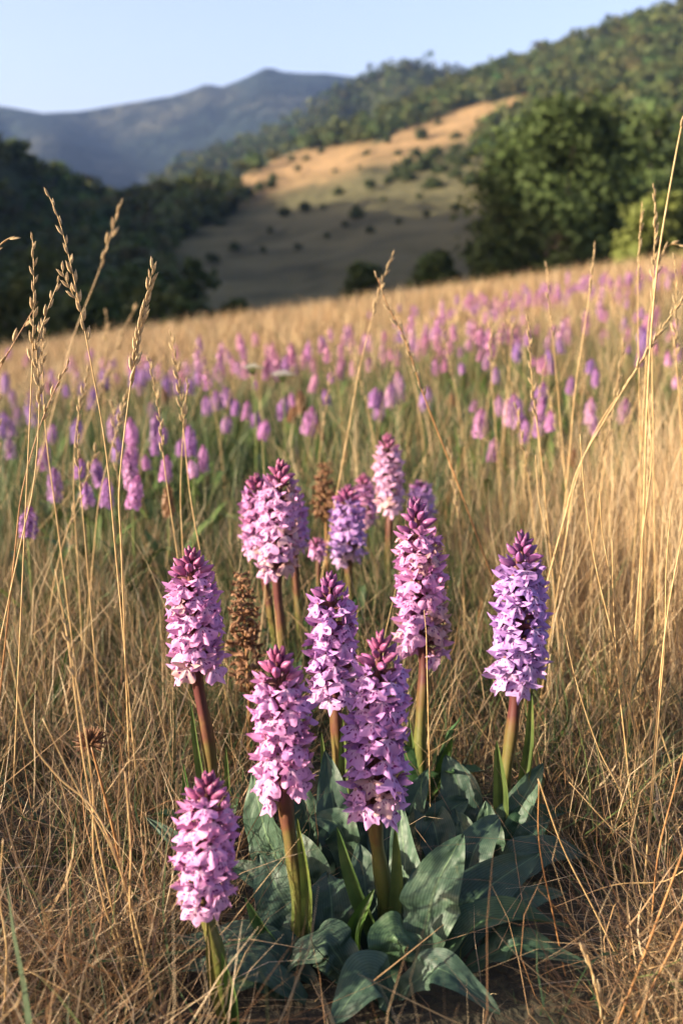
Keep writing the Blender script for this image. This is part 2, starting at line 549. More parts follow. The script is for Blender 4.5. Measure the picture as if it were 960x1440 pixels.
FAR = [(-1200, 60), (-500, 110), (-200, 140), (0, 150), (60, 160), (105, 158), (150, 150), (205, 142), (240, 136), (272, 126), (292, 117), (310, 122), (340, 111),
       (358, 103), (368, 96), (378, 94), (388, 97), (398, 101), (420, 102), (455, 103), (490, 108), (600, 130), (900, 160), (1500, 120), (2400, 60)]
NEAR = [(-1200, 330), (0, 320), (200, 270), (285, 222), (340, 200), (400, 180), (450, 150), (490, 122), (520, 108), (545, 97), (558, 90), (575, 94), (600, 96), (640, 102), (700, 110), (900, 100), (1500, 60), (2400, 20)]
fm = mountain('far_mountain', FAR, 2600, 1400, 330, 0.25, np.array((0.010, 0.018, 0.017)), np.array((0.024, 0.028, 0.023)), 11)
nm = mountain('near_mountain', NEAR, 1150, 750, 330, 0.5, np.array((0.035, 0.052, 0.026)), np.array((0.06, 0.07, 0.035)), 17)

# ------------------------------------------------------------------ foliage
def blob_leaves(centres, radii, per, size, cols, squash=0.75, jitter=0.25, down=-0.5):
    """leaf-clump quads on the shells of many lobes -> V, F, C"""
    n = len(centres)
    c = np.repeat(np.asarray(centres), per, 0); r = np.repeat(np.asarray(radii), per)
    cc = np.repeat(np.asarray(cols), per, 0)
    m = len(c)
    d = rng.normal(size=(m, 3)); d /= np.linalg.norm(d, axis=1)[:, None]
    d[:, 2] = np.where(d[:, 2] < down, -d[:, 2], d[:, 2])
    rad = r * (1 + jitter * rng.normal(size=m) * 0.6)
    pos = c + d * rad[:, None] * np.array([1, 1, squash])
    nrm = d + 0.75 * rng.normal(size=(m, 3)); nrm /= np.linalg.norm(nrm, axis=1)[:, None]
    a = np.cross(nrm, rng.normal(size=(m, 3))); a /= np.linalg.norm(a, axis=1)[:, None]
    b = np.cross(nrm, a)
    s = np.repeat(np.broadcast_to(size, (n,)), per) * rng.uniform(0.6, 1.4, m)
    a *= s[:, None]; b *= (s * rng.uniform(0.5, 1.0, m))[:, None]
    k = rng.uniform(0.6, 1.2, (m, 4, 1))
    V = np.stack([pos - a * k[:, 0], pos - b * k[:, 1], pos + a * k[:, 2], pos + b * k[:, 3]], 1).reshape(-1, 3)
    F = np.arange(m * 4).reshape(m, 4)
    C = np.repeat(cc * rng.uniform(0.75, 1.3, (m, 1)), 4, 0)
    return V, F, C

FOREST = np.array((0.052, 0.066, 0.020))
def forest(name, label, pts, rmin, rmax, lobes, per, size_k, base_col):
    n = len(pts)
    r = rng.uniform(rmin, rmax, n)
    cs, rs, cl = [], [], []
    tint = base_col * rng.uniform(0.65, 1.4, (n, 1)) * (1 + rng.normal(size=(n, 3)) * np.array([0.14, 0.08, 0.1]))
    for k in range(lobes):
        off = rng.normal(size=(n, 3)) * r[:, None] * np.array([0.38, 0.38, 0.25])
        off[:, 2] += r * 0.75
        cs.append(pts + off); rs.append(r * rng.uniform(0.5, 0.8, n)); cl.append(tint)
    cs = np.concatenate(cs); rs = np.concatenate(rs); cl = np.concatenate(cl)
    V, F, C = blob_leaves(cs, rs, per, rs * size_k, np.clip(cl, 0.01, 1))
    o = add(name, fast_mesh(name, V, F, M['foliage'], col=C))
    return tag(o, label, 'woodland', kind='stuff')

# woods on the hill to the right
N = 24000
px = rng.uniform(-250, 1500, N); tt = rng.uniform(0.42, 1.0, N) ** 0.8
py = RH_FOOT + (interp(px, RH_RIDGE) - RH_FOOT) * tt
gm = in_poly(px + 6 * lumpy(px, py, 30, 4), py + 4 * lumpy(px, py, 25, 5), GOLD)
rr = rh_range(px, py)
keep = (~gm) & (rng.uniform(size=N) < (rr / 520) ** 1.6 * 0.42 + 0.03)
px, py = px[keep], py[keep]
pts = rh_point(px, py)
print('hill trees', len(pts))
forest('hill_woodland', 'mass of green trees covering the sunlit hill above the dry field', pts, 3.0, 5.2, 3, 17, 0.42, FOREST)

# woods on the shaded left hill
N = 5200
ii = rng.integers(0, len(LEFT_P), N)
pts = LEFT_P[ii] + rng.normal(size=(N, 3)) * np.array([4, 4, 0])
az = np.arctan2(pts[:, 0], pts[:, 1])
keep = (pts[:, 1] > 60) & (az > R(-42)) & (pts[:, 2] > -24)
pts = pts[keep]
print('left trees', len(pts))
forest('valley_woodland', 'dark mass of trees on the shaded hill across the valley', pts, 3.0, 5.5, 2, 18, 0.42, FOREST * 1.15)
# trees of the farther ridge
N = 3400
px = rng.uniform(230, 720, N); tt = rng.uniform(0.5, 1.0, N)
mp = nm[:40 * int((2400 + 1200) / 12 + 1)].reshape(40, -1, 3)
jc = ((px + 1200) / 12).astype(int); ti = np.clip((tt * 39), 0, 38.99).astype(int)
pts = mp[ti, jc] + rng.normal(size=(N, 3)) * np.array([6, 10, 0])
forest('ridge_woodland', 'hazy trees along the blue green ridge below the far mountain', pts, 4, 7.5, 1, 15, 0.45, FOREST * 0.8)

# single trees and shrubs -------------------------------------------------
def tree(name, label, cat, base, height, width, nlob, per, leaf, col, group=None, low=0.25, seed=0):
    rg = random.Random(seed)
    t = thing(name, label, cat, base, group)
    cx = width / 2
    parts = [tube(bez([(0, 0, -0.4), (0.02 * width, 0, height * 0.25), (-0.02 * width, 0.02 * width, height * 0.55), (0, 0, height * 0.8)], 9),
                  np.linspace(height * 0.035, height * 0.008, 9), 8)]
    cs, rs, cl = [], [], []
    for k in range(nlob):
        a = rg.uniform(0, 6.28); q = rg.random() ** 0.5; h = rg.uniform(low, 0.93)
        prof = math.sin(math.pi * min(1, max(0.06, (h - low) / (1 - low)) ** 0.75 * 0.88 + 0.1)) ** 0.6
        p = (math.cos(a) * q * cx * prof * 0.8, math.sin(a) * q * cx * prof * 0.8, h * height)
        rr = width * rg.uniform(0.09, 0.17)
        cs.append(p); rs.append(rr)
        v = rg.uniform(0.7, 1.3)
        cl.append(np.array(col) * v)
        if k % 4 == 0:
            parts.append(tube(bez([(0, 0, h * height * 0.55), (p[0] * 0.5, p[1] * 0.5, h * height * 0.75), p], 5), np.linspace(height * 0.015, 0.02, 5), 5))
    v, f = merge(*parts)
    mesh_obj('trunk', v, f, M['bark'], t)
    cs = np.array(cs); rs = np.array(rs)
    V, F, C = blob_leaves(cs, rs, per, leaf, np.array(cl), squash=0.8, jitter=0.4)
    add('crown', fast_mesh('crown', V, F, M['foliage'], col=C), t)
    return t

def tree_px(name, label, cat, pxc, top_py, Y, wpx, nlob, per, leaf, col, group=None, low=0.2, seed=0):
    top = at(pxc, top_py, Y)
    bz = float(tz(top[0], Y))
    return tree(name, label, cat, (top[0], Y, bz - 0.1), top[2] - bz, wpx / FPX * Y * 1.03, nlob, per, leaf, col, group, low, seed)

OAK = (0.045, 0.066, 0.019); LIGHT = (0.10, 0.118, 0.028)
tree_px('oak_tree', 'big dark spreading oak beyond the meadow crest, the tallest of the trees there', 'tree', 788, 135, 64, 285, 105, 170, 0.24, OAK, low=0.30, seed=1)
tree_px('oak_tree', 'broad oak standing right behind the big dark oak at the field edge', 'tree', 930, 150, 76, 220, 70, 160, 0.26, OAK, low=0.25, seed=2)
tree_px('leafy_tree', 'small yellow green tree in sunlight in front of the dark oaks', 'tree', 915, 262, 50, 130, 40, 150, 0.18, LIGHT, low=0.3, seed=3)
tree_px('leafy_tree', 'low bushy tree at the foot of the big oak where the dry field ends', 'tree', 705, 238, 72, 90, 30, 130, 0.22, OAK, low=0.3, seed=4)
tree_px('round_tree', 'round dark tree standing in front of the shaded dry slope beside a smaller one', 'tree', 612, 338, 70, 95, 34, 130, 0.22, OAK, low=0.4, seed=5)
tree_px('round_tree', 'small dark tree poking over the meadow crest next to the round tree', 'tree', 515, 350, 74, 90, 30, 120, 0.22, OAK, low=0.4, seed=6)
for k, (pxc, tp, Y, w) in enumerate([(30, 372, 58, 150), (120, 392, 66, 120), (-40, 345, 80, 160), (215, 372, 78, 110), (170, 345, 105, 100),
                                     (270, 340, 120, 90), (75, 330, 110, 130), (330, 405, 84, 80), (250, 405, 66, 70)]):
    tree_px('valley_tree', 'dark bushy tree in the shaded valley below the meadow crest', 'tree', pxc, tp, Y, w, 32, 110, 0.003 * Y + 0.04,
            OAK if k % 3 else (0.055, 0.070, 0.02), 'trees in the shaded valley', 0.3, 20 + k)

SHRUBS = [(430, 290, 13), (500, 297, 17), (610, 256, 19), (575, 246, 15), (520, 258, 12), (475, 268, 10), (398, 296, 12), (380, 322, 8), (590, 188, 15),
          (640, 243, 15), (560, 243, 14), (545, 252, 10), (380, 258, 12), (350, 268, 14), (515, 215, 8), (600, 226, 22), (635, 222, 17), (575, 230, 18), (455, 290, 6),
          (485, 315, 9), (420, 236, 8), (330, 276, 12), (300, 285, 14), (270, 296, 15), (545, 196, 9), (660, 250, 18), (560, 215, 9), (585, 214, 12), (612, 212, 14), (640, 190, 10), (470, 240, 7), (505, 236, 6), (450, 212, 8), (410, 222, 8), (680, 180, 9), (700, 172, 9), (615, 172, 7),
          (460, 330, 7), (520, 322, 9), (560, 310, 7), (600, 300, 8), (640, 290, 9), (420, 345, 8), (370, 350, 8), (660, 320, 10), (330, 345, 12), (300, 360, 12), (540, 280, 7), (590, 276, 8),
          (590, 232, 16), (620, 236, 16), (650, 226, 18), (555, 236, 10), (665, 208, 16), (640, 206, 12), (365, 262, 12), (340, 268, 12), (384, 248, 9), (430, 222, 7), (320, 290, 16), (285, 305, 16), (310, 312, 12), (250, 325, 18), (225, 345, 18), (240, 305, 20)]
protos = []
for k in range(4):
    nl = 9
    ang = rng.uniform(0, 6.28, nl); q = rng.uniform(0, 0.6, nl)
    cs = np.stack([np.cos(ang) * q, np.sin(ang) * q, rng.uniform(0.25, 0.85, nl)], -1)
    V, F, C = blob_leaves(cs, rng.uniform(0.3, 0.5, nl), 60, 0.12, np.tile(np.array((0.038, 0.052, 0.018)), (nl, 1)) * rng.uniform(0.8, 1.3, (nl, 1)), down=-0.9)
    protos.append(fast_mesh('shrub', V, F, M['foliage'], col=C))
for k, (sx, sy, sr) in enumerate(SHRUBS):
    p = rh_point(np.array([sx]), np.array([sy + sr * 0.6]))[0]
    rad = sr / FPX * math.hypot(p[0], p[1]) * 1.05
    lit = sy < 262 and sx < 660
    o = add('shrub', protos[k % 4], None, p + np.array([0, 0, -0.1 * rad]))
    o.scale = (rad, rad, rad * 0.95); o.rotation_euler = (0, 0, k * 1.3)
    if lit: tag(o, 'round green shrub dotted on the sunlit golden hillside', 'shrub', 'shrubs on the sunlit golden slope')
    else: tag(o, 'dark round shrub on the shaded lower part of the dry slope', 'shrub', 'shrubs on the shaded dry slope')

# ------------------------------------------------------------------ grass
def blades(x, y, h, w, lean, az, curl, col_base, col_tip, K, twist=None, z0=None):
    n = len(x)
    z = tz(x, y) - 0.01 if z0 is None else z0
    t = np.linspace(0, 1, K + 1)
    dirx, diry = np.cos(az), np.sin(az)
    # polar bending: angle from vertical grows along the blade
    ang = lean[:, None] + curl[:, None] * t[None] ** 1.3
    st = h[:, None] / K
    dx = np.sin(ang) * st; dz = np.cos(ang) * st
    rx = np.concatenate([np.zeros((n, 1)), np.cumsum(dx[:, 1:], 1)], 1)
    rz = np.concatenate([np.zeros((n, 1)), np.cumsum(dz[:, 1:], 1)], 1)
    wig = (rng.normal(size=(n, 1)) * 0.07 * h[:, None]) * np.sin(t[None] * rng.uniform(3, 8, (n, 1)))
    cx = x[:, None] + rx * dirx[:, None] - wig * diry[:, None]
    cy = y[:, None] + rx * diry[:, None] + wig * dirx[:, None]
    cz = z[:, None] + rz
    ground = tz(x, y)[:, None] + 0.004
    cz = np.where(t[None] > 0.2, np.maximum(cz, ground), cz)
    wa = rng.uniform(0, 6.28, n) if twist is None else twist
    ww = w[:, None] * 0.5 * (1 - t[None] ** 2 * 0.9)
    ox = np.cos(wa)[:, None] * ww; oy = np.sin(wa)[:, None] * ww
    V = np.empty((n, K + 1, 2, 3), np.float32)
    V[:, :, 0, 0] = cx - ox; V[:, :, 0, 1] = cy - oy; V[:, :, 0, 2] = cz
    V[:, :, 1, 0] = cx + ox; V[:, :, 1, 1] = cy + oy; V[:, :, 1, 2] = cz
    base = (np.arange(n) * (K + 1) * 2)[:, None]
    k = np.arange(K)[None] * 2
    F = np.stack([base + k, base + k + 1, base + k + 3, base + k + 2], -1).reshape(-1, 4)
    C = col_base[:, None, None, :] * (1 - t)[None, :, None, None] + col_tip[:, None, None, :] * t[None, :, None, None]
    C = np.broadcast_to(C, (n, K + 1, 2, 3))
    return V.reshape(-1, 3), F, C.reshape(-1, 3)

STRAW = np.array([(0.42, 0.310, 0.165), (0.32, 0.215, 0.105), (0.23, 0.130, 0.058), (0.54, 0.43, 0.265), (0.18, 0.130, 0.078), (0.105, 0.064, 0.036)])
GREEN = np.array([(0.040, 0.075, 0.018), (0.028, 0.058, 0.018), (0.062, 0.086, 0.024), (0.018, 0.040, 0.015)])

ROS = [(0.04, 0.86, 0.20, 0.13), (0.06, 1.02, 0.19, 0.17), (0.14, 1.12, 0.15, 0.14), (-0.05, 0.95, 0.12, 0.10), (0.17, 1.25, 0.09, 0.10), (0.02, 1.3, 0.1, 0.2)]
def in_rosette(x, y, k=1.0):
    m = np.zeros(len(x), bool)
    for cx, cy, ax, ay in ROS:
        m |= ((x - cx) / (ax * k)) ** 2 + ((y - cy) / (ay * k)) ** 2 < 1
    return m

def scatter(n, y0, y1, margin, power=1.0):
    """points spread over the wedge in view plus a margin to the sides"""
    y = (rng.uniform(y0 ** 2 if y0 > 0 else 0, y1 ** 2, n)) ** 0.5
    x = rng.uniform(-1, 1, n) * (0.345 * y + margin)
    return x, y

def greenness(x, y):
    """share of living green growth: the left hollow and the middle strip are greener"""
    g = 0.13 + 0.04 * sm(1.4, 2.4, y) + 0.30 * sm(-0.1, 0.7, lumpy(x, y, 0.55, 8)) * sm(0.5, 1.6, y)
    hollow = np.exp(-((y - 3.6) / 1.9) ** 2) * sm(0.9, -0.6, x / np.maximum(y, .5) * 2.2)
    strip = np.exp(-((y - 5.6) / 1.6) ** 2) * 0.35
    clump = np.exp(-((x - 0.02) / 0.35) ** 2 - ((y - 2.1) / 0.45) ** 2) * 0.7
    return np.clip(g + 0.85 * hollow + strip + clump, 0, 0.9) * (1 - 0.85 * sm(7.5, 10, y))

def near_patch(x, y):
    """the pale tall tussock on the right"""
    return np.exp(-((x - 0.62) / 0.30) ** 2 - ((y - 1.9) / 0.42) ** 2) + 0.8 * np.exp(-((x - 0.95) / 0.4) ** 2 - ((y - 2.6) / 0.7) ** 2)

def grass(name, label, n, y0, y1, margin, K, wid, hmin, hmax, kind, side=0):
    x, y = scatter(n, y0, y1, margin)
    if side:                                  # unseen taller tussocks left of the clump, added to shade it
        x = np.concatenate([x, -0.98 + 0.22 * rng.normal(size=side)]); y = np.concatenate([y, 0.72 + 0.30 * rng.normal(size=side)])
    if kind == 'mat':                         # thicker litter along the front
        xx = np.concatenate([rng.uniform(-0.75, -0.16, 4500), rng.uniform(0.27, 0.75, 4500)])
        x = np.concatenate([x, xx]); y = np.concatenate([y, rng.uniform(0.55, 1.05, 9000)])
    m = ~(in_rosette(x, y, 1.0 if kind != 'mat' else 0.85) & (rng.uniform(size=len(x)) < 0.96))
    cl = lumpy(x, y, 0.085, 14) if y0 < 1 else lumpy(x, y, 0.30, 15)          # tussocks and bare gaps
    if y0 < 6: m &= rng.uniform(size=len(x)) < 0.22 + 0.78 * sm(-0.35, 0.35, cl)
    x, y, cl = x[m], y[m], cl[m]; n = len(x)
    g = greenness(x, y); tp = near_patch(x, y)
    isg = rng.uniform(size=n) < g
    h = rng.uniform(hmin, hmax, n) * rng.uniform(0.6, 1.15, n)
    lean = np.abs(rng.normal(size=n)) * (0.30 + 0.18 * sm(2.2, 1.2, y)); curl = rng.normal(size=n) * 0.65 + 0.4
    az = rng.uniform(0, 6.28, n)
    if kind == 'mat':
        lean = rng.uniform(0.7, 1.5, n); curl = rng.normal(size=n) * 0.8
        isg &= rng.uniform(size=n) < 0.3
    else:
        tall = np.clip(tp, 0, 1)
        h = h * (1 + 0.75 * tall * (rng.uniform(size=n) < 0.8))
        lean = lean * (1 - 0.5 * tall); curl = curl * (1 - 0.6 * tall)
        # keep low in front of the camera and around the clump
        h = h * (0.35 + 0.65 * sm(0.75, 1.35, y)) * (1 - 0.35 * np.exp(-((x - 0.05) / 0.42) ** 2 - ((y - 1.05) / 0.35) ** 2))
        lt = np.exp(-((x + 0.98) / 0.35) ** 2) * sm(1.5, 1.1, y)  # grass out of view on the left, made taller to shade the clump
        h = h * (1 + 0.8 * lt)
        if y0 < 6: h = h * (0.72 + 0.42 * sm(-0.4, 0.6, cl))
        isg |= (rng.uniform(size=n) < 0.25 * sm(0.1, -0.4, cl)) & (y0 < 6)
        isg &= rng.uniform(size=n) > tall * 0.9
        h = np.where(isg, h * 0.85, h)
    ci = rng.choice(len(STRAW), n, p=[.20, .22, .18, .12, .15, .13])
    if kind != 'mat' and y0 < 6:
        tl = (rng.uniform(size=n) < 0.07) & (y > 1.25) & ~isg
        h = np.where(tl, np.minimum(h * rng.uniform(1.5, 2.3, n), 0.34 + 0.16 * rng.uniform(size=n)), np.minimum(h, 0.48)); lean = np.where(tl, lean * 0.4, lean); curl = np.where(tl, curl * 0.4, curl)
        ci = np.where(tl, rng.choice([0, 3], n), ci)
    c = STRAW[ci] * rng.uniform(0.75, 1.2, (n, 1))
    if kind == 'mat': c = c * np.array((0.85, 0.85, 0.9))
    else: c = c * (1 + 0.22 * np.clip(tp, 0, 1)[:, None])
    gc = GREEN[rng.integers(0, len(GREEN), n)] * rng.uniform(0.75, 1.3, (n, 1))
    tip = np.where(isg[:, None], gc * 0.9 + c * 0.12 * rng.uniform(0, 1, (n, 1)), c)
    bas = np.where(isg[:, None], gc, c * np.array((0.72, 0.66, 0.55)))  # straw browner at the base, with the shade low down put into the colour
    w = wid * rng.uniform(0.45, 1.3, n) * np.where(isg, 1.6, 1.0) * np.where(rng.uniform(size=n) < 0.07, 2.4, 1.0)
    z0 = tz(x, y) + rng.uniform(0, 1, n) ** 2 * 0.10 * sm(-0.5, 0.5, cl) * (~in_rosette(x, y, 1.15)) if kind == 'mat' else None
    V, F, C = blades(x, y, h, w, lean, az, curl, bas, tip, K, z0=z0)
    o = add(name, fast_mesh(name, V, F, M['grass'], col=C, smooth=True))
    return tag(o, label, 'grass', kind='stuff')

grass('straw_mat', 'tangled mat of fallen straw on the ground around the orchid clump', 44000, 0.45, 2.6, 0.5, 4, 0.0014, 0.08, 0.26, 'mat')
grass('dry_grass', 'fine dry golden grass standing around the front orchids', 95000, 0.5, 3.0, 0.5, 4, 0.0013, 0.10, 0.27, 'up')
grass('meadow_grass', 'golden and green grass of the middle meadow behind the orchid clump', 105000, 2.7, 8.0, 1.0, 3, 0.0024, 0.18, 0.42, 'up')
grass('far_grass', 'pale straw grass of the far meadow up to its crest', 100000, 7.6, 24.0, 2.5, 2, 0.0075, 0.22, 0.42, 'up')

# ------------------------------------------------------------------ orchid pieces
def uv_mesh(name, V, F, UVv, mats, mat_idx=None):
    me = bpy.data.meshes.new(name)
    me.from_pydata([tuple(v) for v in V], [], [tuple(f) for f in F])
    uvl = me.uv_layers.new(name='UVMap')
    for lp in me.loops: uvl.data[lp.index].uv = UVv[lp.vertex_index]
    for m in mats: me.materials.append(m)
    if mat_idx is not None: me.polygons.foreach_set('material_index', np.array(mat_idx, np.int32))
    me.polygons.foreach_set('use_smooth', np.ones(len(me.polygons), bool))
    me.update()
    return me

def make_lip(seed):
    """broad three-lobed lip; throat at the origin, hanging out (+X) and down (-Z)"""
    rg = random.Random(seed)
    nt_, nr_ = 23, 5
    V, UV, F = [], [], []
    ph = rg.uniform(0, 6.28); amp = rg.uniform(0.8, 1.6)
    inc = R(rg.uniform(30, 58))                       # slope of the lip
    d = np.array([math.cos(inc), 0, -math.sin(inc)]); nrm = np.array([math.sin(inc), 0, math.cos(inc)])
    sidev = np.array([0, 1.0, 0])
    fold = rg.uniform(-0.1, 0.25)
    for i in range(nt_):
        th = -1.75 + 3.5 * i / (nt_ - 1)
        lob = 0.60 + 0.46 * math.exp(-(th / 0.21) ** 2) + 0.32 * math.exp(-((abs(th) - 0.82) / 0.36) ** 2)
        if abs(th) > 1.3: lob *= 1 - 0.55 * (abs(th) - 1.3) / 0.45
        lob *= 1 + rg.uniform(-0.07, 0.07)
        for j in range(nr_):
            r = 0.08 + 0.92 * j / (nr_ - 1)
            rr = 0.0150 * lob * r
            a, b = rr * math.cos(th), rr * math.sin(th) * 1.08
            ruff = 0.0011 * amp * r * r * math.sin(th * 6.5 + ph)
            bend = -0.0042 * r * r + ruff - fold * abs(b) * 0.8
            V.append(d * a + sidev * b + nrm * bend); UV.append((0.5 + th / 3.5, r))
    for i in range(nt_ - 1):
        for j in range(nr_ - 1):
            q = i * nr_ + j
            F.append((q, q + nr_, q + nr_ + 1, q + 1))
    return uv_mesh('lip', V, F, UV, [M['lip']])

def petal_strip(base, d, up, length, width, curl, cup, n=5, m=3):
    d = np.array(d, float); d /= np.linalg.norm(d)
    up = np.array(up, float); up -= d * up.dot(d); up /= np.linalg.norm(up)
    s = np.cross(d, up)
    V, F = [], []
    for i in range(n):
        t = i / (n - 1)
        w = width * 0.5 * (math.sin(math.pi * min(1, t * 0.86 + 0.13)) ** 0.8)
        c = np.array(base) + d * length * t * (1 - 0.15 * abs(curl) * t) + up * (curl * length * t * t)
        for j in range(m):
            u = -1 + 2 * j / (m - 1)
            V.append(c + s * (w * u) - up * (cup * w * u * u * -1))
    for i in range(n - 1):
        for j in range(m - 1):
            q = i * m + j
            F.append((q, q + m, q + m + 1, q + 1))
    return V, F

def make_hood(seed):
    """sepals, hood petals and the short ovary: everything of a flower but its lip; throat at x = 0"""
    rg = random.Random(seed + 100)
    parts, mi = [], []
    def put(p, m):
        parts.append(p); mi.extend([m] * len(p[1]))
    for s in (-1, 1):
        put(petal_strip((-0.001, 0.001 * s, 0.0005), (0.75 + rg.uniform(-.25, .25), s, 0.65 + rg.uniform(-.35, .35)), (1, 0, 0.4), 0.0172, 0.0052, rg.uniform(-0.25, 0.15), 0.5), 0)
        put(petal_strip((-0.001, 0.001 * s, 0.001), (0.75, 0.42 * s, 0.75 + rg.uniform(-.15, .15)), (1, 0, -0.4), 0.0105, 0.0060, rg.uniform(0.1, 0.35), -0.5), 0)
    put(petal_strip((-0.001, 0, 0.0015), (0.55, 0, 1.0), (1, 0, -0.5), 0.0120, 0.0072, rg.uniform(0.1, 0.35), -0.6), 0)
    put(tube(bez([(-0.019, 0, -0.003), (-0.010, 0, 0.0015), (0.0, 0, 0.0)], 5), [0.0013, 0.0019, 0.0022, 0.0022, 0.0018], 5), 1)   # ovary
    put(tube(bez([(0.0, 0, -0.0005), (-0.006, 0, -0.004), (-0.011, 0, -0.009)], 4), [0.0020, 0.0017, 0.0014, 0.0007], 5), 0)       # spur
    V, F = merge(*parts)
    return uv_mesh('flower', V, F, [(0.5, 0.5)] * len(V), [M['petal'], M['bract']], mi)

def make_bud(seed):
    rg = random.Random(seed)
    p = bez([(0, 0, 0), (0.0015 * rg.uniform(-1, 1), 0, 0.006), (0.001, 0.001 * rg.uniform(-1, 1), 0.013)], 6)
    V, F = tube(p, [0.0012, 0.0026, 0.0032, 0.0030, 0.0020, 0.0005], 7)
    return uv_mesh('bud', V, F, [(0, 0)] * len(V), [M['bud']])

def make_withered(seed):
    rg = random.Random(seed + 55)
    parts = []
    for k in range(5):
        a = rg.uniform(0, 6.28)
        parts.append(petal_strip((rg.uniform(-.002, .002), rg.uniform(-.002, .002), 0), (0.8 + rg.uniform(-.6, .5), math.cos(a), math.sin(a) * 0.9), (rg.uniform(-1, 1), rg.uniform(-1, 1), 1),
                                 rg.uniform(0.006, 0.012), rg.uniform(0.003, 0.006), rg.uniform(-0.9, 0.9), rg.uniform(-1.5, 1.5)))
    parts.append(tube(bez([(-0.016, 0, -0.003), (-0.008, 0, 0.002), (0, 0, 0)], 5), [0.0012, 0.0026, 0.0033, 0.0030, 0.0012], 6))
    V, F = merge(*parts)
    return uv_mesh('withered_flower', V, F, [(0, 0)] * len(V), [M['withered']])

LIPS = [make_lip(k) for k in range(7)]
HOODS = [make_hood(k) for k in range(6)]
BUDS = [make_bud(k) for k in range(4)]
WITH = [make_withered(k) for k in range(6)]

LEAFC = [0]
def leaf_mesh(name, pts, width, facing, fold=0.35, wave=0.06, tipk=0.8, mat='leaf', n=34, m=13, bump=0.0013, base_w=0.35):
    """strap leaf along a curve; facing = direction its upper face looks at"""
    LEAFC[0] += 1
    rg = random.Random(LEAFC[0] * 13)
    c = bez(pts, n)
    tg = np.gradient(c, axis=0); tg /= np.linalg.norm(tg, axis=1)[:, None]
    f = np.array(facing, float)
    V, UV, F = [], [], []
    p1, p2 = rg.uniform(0, 6.28), rg.uniform(0, 6.28)
    fr = rg.uniform(2.2, 3.6)
    for i in range(n):
        t = i / (n - 1)
        s = np.cross(tg[i], f); s /= np.linalg.norm(s) + 1e-9
        nn = np.cross(s, tg[i])
        w = width * 0.5 * (base_w + (1 - base_w) * min(1, t / 0.45) ** 0.9) * (max(0.0, 1 - ((t - 0.42) / 0.58) ** 2) ** 0.8 if t > 0.42 else 1)
        w = max(w, 0.0006)
        for j in range(m):
            u = -1 + 2 * j / (m - 1)
            edge = abs(u) ** 2.2
            wv = wave * width * edge * math.sin(fr * 6.28 * t + (p1 if u > 0 else p2))
            bp = bump * (math.sin(t * 47 + 3 * math.sin(u * 5 + p2) + p1) * math.sin(u * 11.0 + 2 * math.sin(t * 17) + p2) + 0.6 * math.sin(t * 23 - u * 7 + p2)) * (1 - abs(u) ** 4) * min(1, t * 3)
            V.append(c[i] + s * (w * u * math.cos(fold * 0.7)) + nn * (abs(u) * w * math.sin(fold) * 1.0 + wv + bp))
            UV.append((0.5 + u * 0.5, t))
    for i in range(n - 1):
        for j in range(m - 1):
            q = i * m + j
            F.append((q, q + 1, q + m + 1, q + m))
    return uv_mesh(name, V, F, UV, [M[mat]])

def leaf(parent, name, pts, width, facing, tint=(1, 1, 1), **kw):
    base = Vector(parent.location)
    pl = [np.array(p) - np.array(base) for p in pts]
    o = add(name, leaf_mesh(name, pl, width, facing, **kw), parent)
    o.color = (*tint, 1)
    return o

def frame_on(axis_pt, axis_dir, phi, tilt, rad, s, roll):
    """matrix that places a floret: +X outwards from the stem, Z along the stem"""
    z = Vector(axis_dir).normalized()
    x = z.orthogonal().normalized()
    x = Matrix.Rotation(phi, 3, z) @ x
    y = z.cross(x)
    rot = Matrix((x, y, z)).transposed()
    rot = rot @ Matrix.Rotation(tilt, 3, 'Y') @ Matrix.Rotation(roll, 3, 'X')
    m = rot.to_4x4() @ Matrix.Scale(s, 4)
    m.translation = Vector(axis_pt) + x * rad
    return m

